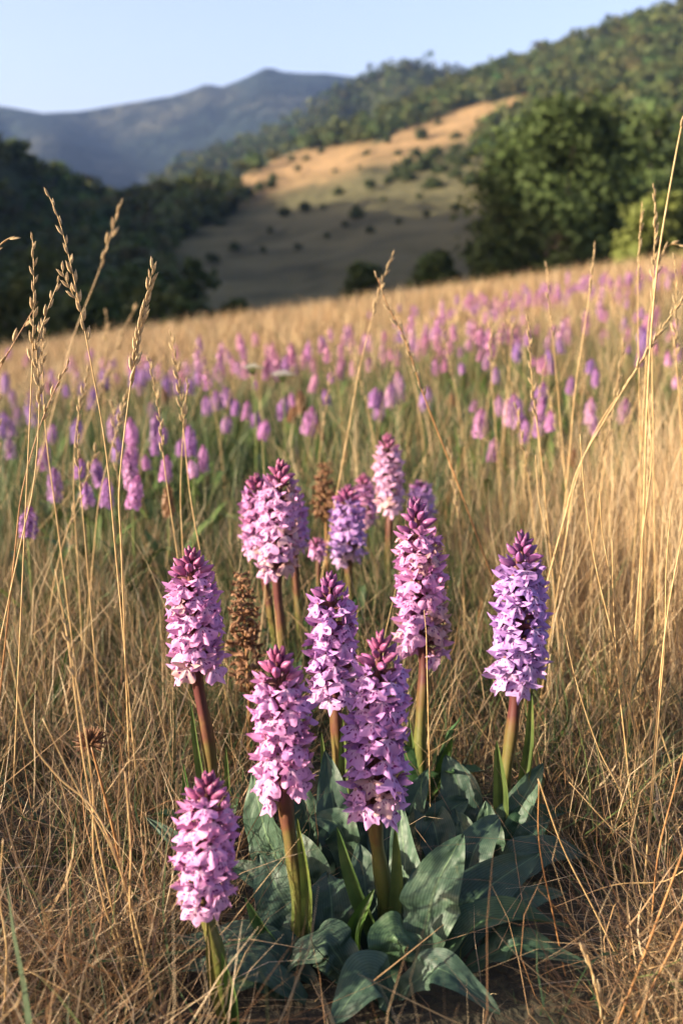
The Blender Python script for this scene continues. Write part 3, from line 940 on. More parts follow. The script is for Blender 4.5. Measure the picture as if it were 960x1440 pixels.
def orchid(name, label, top_px, low_px, base_pt, Y_top, width_px, tint, bud_tint, group=None, density=1.0, seed=0, bud_frac=0.2, faded=0.15, leafs=True, lowgap=0.0):
    """base_pt: point on the ground; top_px / low_px: top and lower end of the flower spike in photo pixels"""
    rg = random.Random(seed * 31 + 5)
    base = np.array(base_pt, float)
    top = at(*top_px, Y_top) ; low = at(*low_px, base[1] * 0.35 + Y_top * 0.65)
    t = thing(name, label, 'orchid', base, group)
    top = top - base; low = low - base
    depth = float(np.dot(np.array(base) + low - np.array([0, 0, CAM_H]), FW))
    rad = width_px / FPX * depth * 0.5
    axis_all = bez([np.array((0, 0, -0.015)), low * np.array([0.45, 0.45, 0.5]), low, low + (top - low) * 0.55, top - (top - low) * 0.03], 40)
    th = 0.0048 * min(1.15, rad / 0.034)
    rr = np.interp(np.linspace(0, 1, 40), [0, 0.5, 0.8, 1], [th * 1.55, th * 1.25, th * 0.8, th * 0.3])
    v, f = tube(axis_all, rr, 9)
    v = np.array(v).reshape(40, 9, 3)
    rid = 1 + 0.16 * np.array([1, -0.6, 0.2, 0.8, -0.9, 0.3, 1, -0.5, -0.3])
    v = axis_all[:, None] + (v - axis_all[:, None]) * rid[None, :, None] * (1 + 0.10 * np.sin(np.arange(40) * 0.9 + seed))[:, None, None]
    v[1:-12, :, 0] += (0.0012 * np.sin(np.arange(27) * 0.45 + seed))[:, None]
    stem = mesh_obj('stem', v.reshape(-1, 3), f, M['stem'], t)
    # axis of the flower spike
    ax = bez([low, low + (top - low) * 0.55 , top], 60)
    L = np.linalg.norm(top - low)
    def axpt(s):
        k = min(58, max(0, int(s * 59)))
        return ax[k], ax[min(59, k + 1)] - ax[k]
    fs = rad / 0.0318                                   # floret scale
    per_turn = 6.2
    pitch = 0.0140 * fs / density
    nfl = int(L * (1 - bud_frac) / pitch * per_turn)
    phi = rg.uniform(0, 6)
    spike = bpy.data.objects.new('flower_spike', None)
    v, f = [], []
    for k in range(nfl):
        s = (k + 0.3) / nfl * (1 - bud_frac)
        p, d = axpt(s)
        phi += 2.39996 + rg.uniform(-.16, .16)
        q = s / (1 - bud_frac)
        size = fs * (1.0 - 0.20 * max(0, (q - 0.6) / 0.4)) * rg.uniform(0.9, 1.1)
        if rg.random() < 0.03 + lowgap * max(0, 0.35 - q): continue
        tilt = R(rg.uniform(-12, 14)) + (0.30 * max(0, 0.25 - q) / 0.25) - 0.35 * max(0, (q - 0.7) / 0.3)
        m = frame_on(p, d, phi, tilt, 0.0175 * size, size, rg.uniform(-.25, .25))
        fade = 1 if rg.random() < faded * (1.6 if q < 0.25 else 0.35) else 0
        var = rg.uniform(0.85, 1.14); hue = rg.uniform(-0.05, 0.05)
        cl = np.array(tint) * var * np.array((1 + hue, 1, 1 - hue))
        pale = max(0, 0.3 - q) / 0.3 * 0.35
        cl = cl * (1 - pale) + np.array((0.56, 0.40, 0.50)) * pale
        if fade: cl = cl * 0.4 + np.array((0.42, 0.28, 0.17)) * 0.6
        o = bpy.data.objects.new('flower', rg.choice(HOODS)); COL.objects.link(o)
        o.parent = t; o.matrix_local = m; o.color = (*np.clip(cl * 0.93, 0, 1), 1)
        lp = bpy.data.objects.new('lip', rg.choice(LIPS)); COL.objects.link(lp)
        lp.parent = o; lp.color = (*np.clip(cl, 0, 1), 1)
        lp.rotation_euler = (rg.uniform(-.2, .2), rg.uniform(-.3, .3), rg.uniform(-.2, .2))
        lp.scale = (1.08, rg.uniform(0.98, 1.22), rg.uniform(0.98, 1.2))
        # bract behind the flower
        bl = 0.016 * size
        if rg.random() < 0.75:
            mm = frame_on(p, d, phi + rg.uniform(-.3, .3), R(rg.uniform(-70, -40)), 0.003, 1, 0)
            bv, bf = petal_strip((0, 0, 0), (1, 0, 0.1), (0, 0, 1), bl * rg.uniform(0.9, 1.35), bl * 0.22, rg.uniform(-0.1, 0.3), 0.3, 5, 3)
            o2 = len(v)
            v += [tuple(mm @ Vector(q_)) for q_ in bv]; f += [tuple(i + o2 for i in q_) for q_ in bf]
    # buds towards the tip
    nb = int(16 * bud_frac / 0.2)
    for k in range(nb):
        q = (k + 0.5) / nb
        s = 1 - bud_frac * 1.08 + bud_frac * 1.0 * q
        p, d = axpt(min(s, 0.985))
        phi += 2.39996
        sz = fs * (1.30 - 0.62 * q) * rg.uniform(0.9, 1.1)
        m = frame_on(p, d, phi, R(62 - 52 * q + rg.uniform(-8, 8)), (0.0058 * (1 - q) + 0.0008) * fs, sz, 0)
        o = bpy.data.objects.new('bud', rg.choice(BUDS)); COL.objects.link(o)
        o.parent = t; o.matrix_local = m
        cl = np.array(bud_tint) * rg.uniform(0.8, 1.2) * (1 - 0.25 * q) + np.array(tint) * 0.25 * (1 - q)
        o.color = (*np.clip(cl, 0, 1), 1)
    if v: mesh_obj('bracts', v, f, M['bract'], t)
    bpy.data.objects.remove(spike)
    return t

def stem_leaf(t, p0, p1, bow, width, facing=(0, -1, 0.3), tint=(1, 1, 1)):
    p0 = np.array(p0); p1 = np.array(p1)
    mid = (p0 + p1) / 2 + np.array(bow)
    return leaf(t, 'stem_leaf', [p0, mid, p1], width, facing, tint, mat='stem_leaf', fold=0.9, wave=0.02, n=14, m=5, bump=0.0, base_w=0.8)

LIL = (0.44, 0.21, 0.47); PNK = (0.51, 0.225, 0.44); LAV = (0.36, 0.20, 0.48); DPK = (0.43, 0.18, 0.38)
BUDP = (0.33, 0.080, 0.19); BUDV = (0.24, 0.065, 0.20)

def gp(x, y): return np.array((x, y, float(tz(x, y))))
def base_px(px, Y):
    """ground point whose screen x is px at depth Y"""
    for _ in range(3):
        z = float(tz((px - 480) / FPX * Y, Y))
        d = Y * math.cos(PITCH) + (CAM_H - z) * math.sin(PITCH)
    return gp((px - 480) / FPX * d, Y)

O = {}
def oc(key, label, top, low, bpx, Y, lean, w, tint, bt, **kw):
    b = base_px(bpx, Y)
    O[key] = orchid('spotted_orchid', label, top, low, b, Y + lean, w, tint, bt, seed=ord(key[0]) + len(key), **kw)

oc('A', 'short pink orchid on a dark reddish stem in front of the leaf rosette, lowest spike', (293, 1092), (287, 1262), 326, 0.885, 0.01, 106, PNK, BUDP, faded=0.04, density=0.92)
oc('B', 'pink orchid with a drooping lowest flower, standing in the leaf rosette', (390, 914), (402, 1118), 428, 1.00, 0.0, 108, PNK, BUDP, lowgap=0.8)
oc('C', 'tall lilac pink orchid on a thick stem with withering lower flowers and folded stem leaf', (535, 893), (527, 1132), 545, 1.03, 0.0, 108, LIL, BUDP, faded=0.28)
oc('D', 'lilac orchid with a slim stem just behind the two pink rosette orchids', (464, 810), (470, 978), 486, 1.24, 0.0, 92, LIL, BUDV)
oc('E', 'tallest long orchid spike with dark buds and some browning lower flowers', (584, 704), (595, 918), 590, 1.36, 0.02, 90, PNK, BUDV, faded=0.28, lowgap=0.7)
oc('F', 'lavender orchid standing apart beside the tall pale straw tussock', (735, 752), (726, 958), 702, 1.24, 0.0, 94, LAV, BUDV, faded=0.03)
oc('G', 'pink lilac orchid in the dry grass beside the brown withered spike', (268, 774), (277, 940), 312, 1.22, 0.0, 92, PNK, BUDP, density=1.02)
oc('H', 'pale pink orchid with the longer spike of the overlapping pair behind the withered spike', (395, 650), (390, 798), 402, 1.66, 0.0, 76, (0.50, 0.25, 0.46), BUDP, density=0.95)
oc('Hb', 'darker pink orchid half hidden behind the longer spike of the overlapping pair', (360, 670), (366, 770), 396, 1.80, 0.0, 62, DPK, BUDP, density=0.9)
oc('Hc', 'lilac orchid spike showing only its edge behind the overlapping pair', (413, 690), (414, 770), 425, 1.86, 0.0, 52, LIL, BUDP, density=0.9)
oc('I', 'lilac orchid with a short blunt spike above dark upright leaves', (489, 686), (490, 782), 497, 2.0, 0.0, 62, LAV, BUDP, density=0.9)
oc('J', 'slim pale pink orchid spike on a dark stem, rearmost of the clump', (545, 612), (548, 712), 546, 2.22, 0.0, 50, (0.50, 0.28, 0.43), BUDP, density=0.9, faded=0.3)
oc('K', 'small violet orchid peeping out behind the longest spike with dark buds', (591, 680), (594, 735), 597, 2.45, 0.0, 46, LAV, BUDV, density=0.9, bud_frac=0.12)
oc('L', 'small pink orchid peeping out behind the short blunt lilac spike', (510, 668), (514, 735), 516, 2.4, 0.0, 40, PNK, BUDP, density=0.9)
oc('P', 'tiny orchid with only a few pink flowers low between the pair and the blunt spike', (447, 760), (447, 782), 452, 1.95, 0.0, 34, PNK, BUDP, density=0.8, bud_frac=0.15)

# withered orchids
def withered(label, top_px, low_px, bpx, Y, w, seed, sparse=0.3):
    rg = random.Random(seed)
    b = base_px(bpx, Y)
    t = thing('withered_orchid', label, 'withered orchid', b)
    top = at(*top_px, Y) - b; low = at(*low_px, Y) - b
    axis_all = bez([(0, 0, -0.015), low * np.array([0.5, 0.5, 0.5]), low, top], 30)
    v, f = tube(axis_all, np.linspace(0.0048, 0.0012, 30), 8)
    mesh_obj('stem', v, f, M['russet'], t)
    L = np.linalg.norm(top - low); d = top - low
    rad = w / FPX * Y * 0.5; fs = rad / 0.025
    n = int(L / (0.010 * fs) * 6.5); phi = 0
    for k in range(n):
        q = (k + 0.5) / n; phi += 2.4
        if rg.random() < sparse * (1 - q): continue
        s = fs * (1.0 - 0.55 * q ** 2) * rg.uniform(0.75, 1.1)
        m = frame_on(low + d * q, d, phi, R(rg.uniform(-50, 25)), 0.0155 * s, s, rg.uniform(-1, 1))
        o = bpy.data.objects.new('withered_flower', rg.choice(WITH)); COL.objects.link(o)
        o.parent = t; o.matrix_local = m
    return t
withered('brown withered orchid spike with shrivelled seed pods beside the front pink orchids', (340, 806), (350, 985), 350, 1.48, 70, 3, 0.8)
withered('smaller orange brown withered spike between the overlapping pair and the rearmost orchid', (456, 650), (458, 728), 462, 2.25, 50, 4, 0.3)

# ------------------------------------------------------------------ orchid leaves (tip pixel, base pixel on the ground)
def big_leaf(key, bpx, bY, tip_px, tipY, wpx, arch=0.03, facing=(-0.2, -0.6, 0.8), tint=(1, 1, 1), side=0.0, **kw):
    t = O[key]
    b = base_px(bpx, bY); b[2] += 0.004
    tip = at(*tip_px, tipY)
    ln = np.linalg.norm(tip - b)
    mid = (b + tip) / 2 + np.array([side, 0, arch])
    q1 = b + (mid - b) * 0.55 + np.array([0, 0, arch * 0.25])
    depth = tipY * math.cos(PITCH) + (CAM_H - tip[2]) * math.sin(PITCH)
    return leaf(t, 'leaf', [b, q1, mid, tip + (tip - mid) * 0.10], wpx / FPX * depth * 1.0, facing, tint, **kw)

big_leaf('C', 588, 0.985, (648, 1178), 1.03, 86, 0.022, (-0.30, -0.86, 0.40), (1.35, 1.3, 1.2), side=-0.004, wave=0.08, fold=0.2, base_w=0.4, bump=0.0016)
big_leaf('C', 620, 1.00, (752, 1203), 1.08, 84, 0.02, (-0.15, -0.82, 0.55), side=-0.006, fold=0.28, base_w=0.4, bump=0.0018)
big_leaf('C', 600, 0.985, (790, 1300), 1.0, 62, 0.034, (-0.2, -0.2, 0.9), (0.95, 1.05, 0.8), fold=0.7, wave=0.10)
big_leaf('C', 530, 0.955, (585, 1326), 0.965, 72, 0.034, (0.3, -0.3, 0.9), (1.0, 1.1, 0.8), wave=0.14, fold=0.2)
big_leaf('B', 500, 0.955, (402, 1366), 0.95, 74, 0.042, (-0.4, -0.2, 0.9), (1.15, 1.1, 1.05), wave=0.10, fold=0.15)
big_leaf('A', 430, 0.935, (257, 1364), 0.95, 56, 0.028, (0, -0.35, 0.95), side=-0.01)
big_leaf('B', 440, 0.965, (246, 1325), 0.99, 54, 0.028, (0, -0.35, 0.95))
big_leaf('B', 440, 1.00, (366, 1205), 1.05, 84, 0.02, (0.0, -0.85, 0.5), (1.1, 1.1, 1.1), side=-0.008, fold=0.2, base_w=0.5)
big_leaf('B', 410, 1.10, (356, 1090), 1.13, 68, 0.02, (-0.5, -0.8, 0.3), (1.5, 1.45, 1.35), side=-0.010, fold=0.2, base_w=0.5)
big_leaf('D', 480, 1.14, (458, 1062), 1.20, 60, 0.02, (0.1, -0.8, 0.5))
big_leaf('D', 505, 1.12, (440, 1150), 1.13, 52, 0.045, (-0.3, -0.5, 0.8), (1.25, 1.25, 1.15))
big_leaf('E', 640, 1.23, (628, 1066), 1.28, 66, 0.02, (-0.1, -0.85, 0.45), side=0.01, fold=0.2)
big_leaf('E', 625, 1.15, (590, 1130), 1.24, 56, 0.03, (-0.1, -0.7, 0.6))
big_leaf('F', 690, 1.17, (683, 1130), 1.18, 48, 0.015, (-0.35, -0.85, 0.4), (1.4, 1.35, 1.25), fold=0.2)
big_leaf('F', 700, 1.20, (761, 1078), 1.23, 52, 0.015, (-0.45, -0.8, 0.35), (1.3, 1.3, 1.2), fold=0.35)
big_leaf('F', 690, 1.18, (800, 1140), 1.24, 44, 0.03, (0, -0.5, 0.85), (0.8, 1.0, 0.7), fold=0.6)
big_leaf('F', 690, 1.12, (818, 1200), 1.16, 62, 0.030, (0, -0.45, 0.9))
big_leaf('C', 655, 0.985, (822, 1358), 0.965, 56, 0.026, (0, -0.3, 0.95), (0.8, 0.9, 0.8))
big_leaf('C', 560, 0.945, (696, 1420), 0.90, 60, 0.034, (0, -0.5, 0.85), (1.1, 1.1, 1.1))
big_leaf('C', 550, 0.93, (470, 1436), 0.885, 84, 0.034, (0, -0.5, 0.85), (1.1, 1.1, 1.1))
big_leaf('A', 255 + 60, 1.10, (208, 1152), 1.14, 30, 0.02, (-0.3, -0.6, 0.8), (1.2, 1.2, 1.2))
big_leaf('C', 575, 1.05, (562, 1136), 1.12, 54, 0.015, (-0.45, -0.85, 0.25), (1.4, 1.4, 1.35), fold=0.2, base_w=0.5)
big_leaf('C', 520, 1.02, (505, 1190), 1.08, 58, 0.02, (0.1, -0.8, 0.5))
big_leaf('D', 540, 1.10, (548, 1090), 1.20, 56, 0.02, (0.1, -0.8, 0.5))
big_leaf('C', 640, 1.08, (700, 1150), 1.15, 60, 0.03, (-0.1, -0.6, 0.75))
big_leaf('B', 470, 0.99, (460, 1230), 1.05, 70, 0.03, (0.1, -0.7, 0.6), (0.85, 0.9, 0.85))
big_leaf('B', 480, 0.97, (350, 1290), 1.03, 56, 0.02, (0.1, -0.6, 0.7), (0.9, 0.95, 0.9))
big_leaf('C', 600, 1.02, (590, 1220), 1.08, 64, 0.02, (0.1, -0.7, 0.6), (0.85, 0.9, 0.85))
for key, bx, bY, tp, tY, w_, ar, fc in [
    
    ('D', 520, 1.16, (520, 1075), 1.24, 50, 0.02, (0.1, -0.8, 0.5)), ('D', 450, 1.15, (410, 1085), 1.2, 50, 0.02, (0.1, -0.8, 0.5)),
    ('E', 600, 1.18, (655, 1125), 1.22, 50, 0.03, (-0.1, -0.7, 0.6)), ('E', 560, 1.2, (600, 1085), 1.26, 44, 0.02, (-0.2, -0.8, 0.5)),
    ('F', 660, 1.15, (640, 1140), 1.2, 46, 0.02, (-0.2, -0.8, 0.5)), ('F', 720, 1.16, (770, 1150), 1.2, 40, 0.02, (-0.3, -0.7, 0.5)),
    ('B', 420, 1.03, (320, 1215), 1.08, 46, 0.03, (0.1, -0.6, 0.7)), ('B', 460, 1.04, (400, 1165), 1.1, 56, 0.03, (0.0, -0.8, 0.5)),
    ('A', 400, 0.94, (300, 1400), 0.92, 40, 0.02, (0, -0.5, 0.85)),
    ('C', 680, 1.02, (790, 1255), 1.06, 44, 0.025, (0, -0.5, 0.85))]:
    big_leaf(key, bx, bY, tp, tY, w_, ar, fc, (0.9, 0.95, 0.85))
# narrow sheathing stem leaves
def sl(key, bpx, bY, tip_px, tipY, wpx, tint=(1, 1, 1), bow=(0, 0, 0), facing=(-0.3, -0.9, 0.2), lift=0.0):
    b = base_px(bpx, bY); b[2] += lift
    d = bY
    return stem_leaf(O[key], b, at(*tip_px, tipY), bow, wpx / FPX * (d + 0.06), facing, tint)
sl('C', 543, 1.015, (474, 1163), 1.00, 30, bow=(-0.004, 0, 0.0), tint=(0.8, 1.0, 1.0))
sl('C', 548, 1.02, (556, 1160), 1.02, 24, bow=(0.006, 0, 0))
sl('C', 505, 0.99, (526, 1250), 1.0, 30, bow=(-0.012, 0, 0), tint=(0.7, 1.0, 0.6))
sl('B', 428, 0.995, (418, 1150), 0.99, 22, bow=(0.008, 0, 0), tint=(1.3, 1.2, 1.0))
sl('B', 420, 0.99, (345, 1262), 0.98, 28, bow=(-0.004, 0, 0), tint=(0.6, 0.9, 0.9))
sl('A', 326, 0.875, (292, 1290), 0.875, 20, bow=(-0.004, 0, 0), tint=(1.2, 0.8, 0.7))
sl('A', 332, 0.88, (312, 1340), 0.87, 22, bow=(0.005, 0, 0), tint=(0.9, 1.1, 0.8))
sl('D', 486, 1.235, (452, 1030), 1.23, 16, bow=(-0.006, 0, 0))
sl('D', 488, 1.24, (482, 1010), 1.23, 20)
sl('E', 590, 1.35, (637, 1035), 1.33, 22, bow=(0.006, 0, 0), tint=(0.6, 0.9, 0.6))
sl('E', 588, 1.35, (575, 1010), 1.34, 16)
sl('F', 705, 1.235, (748, 965), 1.23, 20, bow=(0.012, 0, 0), tint=(0.9, 0.9, 0.8))
sl('F', 700, 1.225, (698, 1042), 1.21, 28, bow=(0.006, 0, 0))
sl('G', 312, 1.215, (268, 985), 1.22, 16, bow=(-0.004, 0, 0))
sl('G', 300, 1.19, (258, 1075), 1.19, 22, bow=(-0.006, 0, 0), tint=(0.6, 1.0, 0.8))
sl('G', 312, 1.21, (318, 1050), 1.2, 14, bow=(0.006, 0, 0))
# upright dark leaves of the rear orchids
rgl = random.Random(4)
for key, n_, sp in (('H', 6, 46), ('Hb', 4, 40), ('Hc', 4, 40), ('I', 7, 60), ('J', 6, 50), ('K', 4, 40), ('L', 3, 40), ('P', 4, 46), ('E', 5, 40), ('G', 2, 36)):
    loc = O[key].location
    for k in range(n_):
        a = rgl.uniform(0, 6.28); ln = rgl.uniform(0.10, 0.19)
        b = gp(loc.x + 0.012 * math.cos(a), loc.y + 0.012 * math.sin(a))
        out = rgl.uniform(0.25, 0.75)
        tip = b + np.array([math.cos(a) * ln * out, math.sin(a) * ln * out, ln * (1.05 - out * 0.6)])
        mid = (b + tip) / 2 + np.array([0, 0, 0.022])
        leaf(O[key], 'leaf', [b, mid, tip], rgl.uniform(0.020, 0.032), (math.cos(a) * -0.7, math.sin(a) * -0.7, 0.7), (0.9, 1.15, 0.65), fold=0.5, n=12, m=5)

# ------------------------------------------------------------------ orchids further back
def mini_spike(seed, nfl, detail):
    """compact flower spike, 1 unit tall and about 0.42 wide"""
    rg = random.Random(seed)
    V, F, C = [], [], []
    phi = 0
    for k in range(nfl):
        q = (k + 0.5) / nfl; phi += 2.39996 + rg.uniform(-.2, .2)
        prof = 0.21 * (1 - max(0, (q - 0.55) / 0.45) ** 1.7 * 0.82) * (0.85 + 0.15 * min(1, q / 0.15))
        z = q * 0.95
        o = Vector((math.cos(phi), math.sin(phi), 0)); s = Vector((-o.y, o.x, 0)); u = Vector((0, 0, 1))
        sz = 0.105 * (1 - 0.45 * max(0, (q - 0.5) / 0.5)) * rg.uniform(0.8, 1.2)
        c = o * prof * rg.uniform(0.62, 0.95) + u * z
        i = len(V); bud = q > 0.84
        if detail and not bud:
            pts = [c + u * sz * 0.2, c + s * sz * 0.85 - u * sz * 0.25 + o * sz * 0.35, c - u * sz * 0.95 + o * sz * 0.6 + s * sz * rg.uniform(-.2, .2), c - s * sz * 0.85 - u * sz * 0.25 + o * sz * 0.35,
                   c + s * sz * 0.95 + u * sz * 0.5 + o * sz * 0.3, c + s * sz * 0.25 + u * sz * 0.7 + o * sz * 0.2, c - s * sz * 0.95 + u * sz * 0.5 + o * sz * 0.3, c - s * sz * 0.25 + u * sz * 0.7 + o * sz * 0.2]
            fc = [(0, 3, 2, 1), (0, 4, 5, 5), (0, 7, 6, 6), (0, 5, 7, 7)]
        else:
            pts = [c + u * sz * 0.9 - o * sz * 0.1, c + s * sz * 0.7, c - u * sz * 0.9 + o * sz * 0.4, c - s * sz * 0.7]
            fc = [(0, 3, 2, 1)]
        cv = rg.uniform(0.75, 1.2) * (0.55 if bud else 1)
        for p in pts: V.append(tuple(p)); C.append((cv, cv * (0.6 if bud else 1), cv * (0.9 if bud else 1)))
        for q_ in fc: F.append(tuple(dict.fromkeys(a + i for a in q_)))
    # core
    cv, cf = tube([(0, 0, 0), (0, 0, 0.4), (0, 0, 0.9)], [0.06, 0.09, 0.02], 6)
    i = len(V); V += [tuple(p) for p in cv]; F += [tuple(a + i for a in q_) for q_ in cf]; C += [(0.45, 0.30, 0.38)] * len(cv)
    return V, F, C

def c_tint(n, l):
    return mixc(n, l, 1.0, objcol(n, l), col_attr(n, l), 'MULTIPLY')
M['spike'] = leafy('orchid_spike', c_tint, rough=0.5, trans=0.3)
M['spike_far'] = leafy('orchid_spike_far', col_attr, rough=0.5, trans=0.3)
SPK = []
for k in range(6):
    v, f, c = mini_spike(k, 64, True)
    me = bpy.data.meshes.new('flower_spike'); me.from_pydata(v, [], f)
    a = me.color_attributes.new('Col', 'FLOAT_COLOR', 'POINT')
    a.data.foreach_set('color', np.concatenate([np.array(c), np.ones((len(c), 1))], 1).astype(np.float32).ravel())
    me.materials.append(M['spike']); SPK.append(me)
v, f = tube(bez([(0, 0, 0), (0.01, 0, 0.5), (0, 0, 1)], 6), [0.020, 0.018, 0.016, 0.014, 0.012, 0.010], 5)
STEM_ME = mesh_obj('stem', v, f, M['green_stem'], link=False).data
LEAF_ME = []
for k in range(3):
    pl = [(0, 0, 0), (0.10, 0, 0.30), (0.26 + 0.06 * k, 0, 0.55), (0.42 + 0.1 * k, 0, 0.68 - 0.1 * k)]
    LEAF_ME.append(leaf_mesh('leaf', pl, 0.10, (-0.5, 0, 1), fold=0.4, n=7, m=3, bump=0))

COLS_M = [(0.414, 0.185, 0.392), (0.340, 0.163, 0.392), (0.266, 0.141, 0.385), (0.444, 0.200, 0.340), (0.444, 0.244, 0.414), (0.370, 0.148, 0.266), (0.178, 0.089, 0.041)]
def solve_Y(px, py, hmid):
    """depth at which a plant of height hmid standing on the meadow shows at this pixel"""
    d = ray(px, py)
    best = None
    for Y in np.arange(1.9, 21, 0.04):
        p = np.array([0, 0, CAM_H]) + d * (Y / d[1])
        if p[2] <= float(tz(p[0], Y)) + hmid: return Y
    return 20.0

def mid_orchid(px, py, wpx, ci, hmid=None):
    hm = hmid or rgm.uniform(0.20, 0.28)
    Y = solve_Y(px, py, hm)
    p = at(px, py, Y); z0 = float(tz(p[0], Y))
    depth = Y * math.cos(PITCH)
    w = min(0.07, max(0.03, wpx * 0.86 / FPX * depth))
    w *= rgm.uniform(0.8, 1.15); sh = w / 0.42 * rgm.uniform(0.7, 1.15)
    cn = ['lilac pink', 'lilac', 'violet', 'rose pink', 'pale pink', 'deep pink', 'brown withered'][ci]
    zone = ('in the green hollow under the tall seeding stalks' if px < 450 else 'in the golden grass uphill of the orchid clump') if py > 520 else 'in the drift on the upper meadow'
    t = thing('meadow_orchid', f'blurred {cn} orchid spike {zone}', 'orchid', (p[0], Y, z0), f'{cn} orchids {zone}', rgm.uniform(0, 6.28))
    bot = max(0.08, p[2] - z0 - sh * 0.5)
    s = add('flower_spike', rgm.choice(SPK), t, (0, 0, bot)); s.scale = (w / 0.42, w / 0.42, sh)
    s.rotation_euler = (rgm.uniform(-.22, .22), rgm.uniform(-.22, .22), rgm.uniform(0, 6))
    c = np.array(COLS_M[ci]) * rgm.uniform(0.7, 1.05); s.color = (*c, 1)
    st = add('stem', STEM_ME, t, (0, 0, -0.01)); st.scale = (0.17, 0.17, bot + 0.03)
    for k in range(4):
        lf = add('leaf', LEAF_ME[k % 3], t, (0, 0, 0)); q = rgm.uniform(0.18, 0.30); lf.scale = (q, q, q)
        lf.rotation_euler = (0, 0, k * 1.6 + rgm.uniform(-.4, .4)); lf.color = (1.5, 1.4, 0.5, 1)
    return t

rgm = random.Random(21)
LIST = [(80, 677, 27, 1), (184, 690, 26, 0), (190, 660, 24, 0), (188, 635, 22, 0), (190, 610, 21, 0), (120, 690, 24, 1), (145, 688, 24, 1), (40, 733, 32, 1), (143, 660, 20, 1),
        (263, 616, 22, 1), (235, 660, 20, 0), (287, 640, 20, 0), (216, 600, 18, 1), (218, 628, 18, 1), (165, 632, 20, 2), (160, 597, 18, 1), (105, 600, 20, 2), (30, 586, 18, 1), (15, 597, 18, 1), (0, 600, 20, 2),
        (47, 580, 16, 2), (84, 582, 16, 2), (168, 582, 18, 2), (232, 608, 15, 1), (255, 630, 16, 1), (277, 580, 17, 1), (290, 568, 17, 1), (305, 562, 18, 1), (322, 558, 18, 1), (302, 585, 16, 1), (333, 570, 16, 1),
        (346, 580, 17, 0), (360, 590, 16, 1), (376, 567, 16, 1), (318, 598, 17, 1), (368, 605, 18, 0), (430, 587, 18, 0), (445, 570, 15, 1), (213, 578, 13, 1), (248, 545, 14, 2), (282, 532, 14, 2), (303, 530, 12, 2),
        (233, 545, 15, 2), (270, 540, 14, 2), (150, 528, 16, 2), (173, 534, 15, 2), (190, 527, 14, 2), (202, 528, 13, 2), (10, 540, 15, 2), (225, 520, 12, 0), (180, 512, 12, 3), (112, 545, 14, 2), (130, 560, 14, 2), (125, 690, 20, 4),
        (523, 560, 22, 1), (530, 568, 18, 1), (556, 553, 22, 1), (565, 545, 18, 4), (596, 557, 22, 2), (546, 560, 16, 4), (662, 572, 15, 0), (674, 590, 23, 0), (690, 626, 22, 0), (700, 570, 14, 4), (712, 582, 20, 4), (716, 560, 16, 4),
        (733, 575, 20, 1), (752, 555, 22, 1), (762, 580, 20, 0), (738, 602, 19, 1), (757, 600, 17, 1), (776, 590, 17, 0), (826, 578, 20, 4), (832, 590, 18, 4), (878, 577, 20, 0), (840, 532, 13, 1), (832, 512, 14, 2), (790, 505, 12, 2),
        (771, 500, 12, 2), (787, 485, 12, 2), (730, 480, 16, 1), (742, 490, 14, 1), (722, 492, 14, 2), (800, 540, 14, 1), (905, 478, 17, 2), (912, 484, 14, 1), (947, 540, 14, 4), (880, 490, 12, 1), (700, 530, 13, 2), (640, 520, 12, 1),
        (480, 515, 13, 3), (500, 512, 13, 3), (520, 508, 12, 3), (490, 500, 12, 0), (545, 505, 12, 3), (670, 500, 12, 3), (690, 492, 12, 3), (580, 490, 12, 0), (460, 560, 14, 1), (410, 560, 14, 0), (395, 575, 15, 1), (620, 545, 14, 1),
        (60, 560, 15, 2), (90, 545, 14, 2), (20, 560, 15, 2), (140, 610, 17, 1), (68, 605, 18, 1), (15, 630, 20, 1), (60, 640, 22, 0), (110, 660, 20, 1), (205, 650, 18, 0), (270, 655, 18, 4),
        (114, 655, 18, 6), (231, 558, 14, 6), (240, 700, 20, 6), (405, 580, 18, 6), (452, 598, 16, 6), (800, 640, 20, 6), (640, 560, 14, 6), (420, 560, 16, 6)]
for q, (px, py, w, ci) in enumerate(LIST):
    if ci < 6 and w < 18 and q % 4 == 1: continue
    mid_orchid(px + rgm.uniform(-4, 4), py + rgm.uniform(-4, 4), w * rgm.uniform(0.85, 1.1), ci)
# the denser drift higher up the slope, still one by one
for k in range(120):
    px = rgm.uniform(-20, 980); py = rgm.uniform(462, 535) - (px - 480) * 0.055
    if math.sin(px * 0.021) + math.sin(px * 0.05 + py * 0.1) < 0.1: continue
    mid_orchid(px, py, rgm.uniform(9, 13), rgm.choice([0, 0, 3, 3, 4, 5, 1]))

# the far drifts of orchids read as one pink haze
v, f, c = mini_spike(50, 18, False)
v = np.array(v); c = np.array(c)
ft = [q for q in f if len(q) == 4]
ft = np.array(ft)
N = 1000; DRIFT = 5
x, y = scatter(N * DRIFT, 5.5, 17.0, 2.0)
den = sm(-0.05, 0.55, lumpy(x, y, 1.5, 9)) * 1.25 * (0.25 + 0.75 * sm(-0.45, 0.25, x / y + 0.1)) * (1 - sm(8.0, 11.0, y - 0.55 * x)) * 0.8
kp = rng.uniform(size=len(x)) < den
x, y = x[kp][:N], y[kp][:N]
n = len(x)
print('far orchids', n)
hh = rng.uniform(0.14, 0.30, n); w = rng.uniform(0.035, 0.062, n); sh = w / 0.42 * rng.uniform(0.65, 1.1, n)
VV = v[None] * np.stack([w / 0.42, w / 0.42, sh], -1)[:, None]
VV = VV + np.stack([x, y, tz(x, y) + hh], -1)[:, None]
tint = np.array(COLS_M)[rng.choice(6, n, p=[.3, .06, .04, .3, .2, .1])] * rng.uniform(0.85, 1.15, (n, 1))
CC = tint[:, None] * c[None] * 0.88
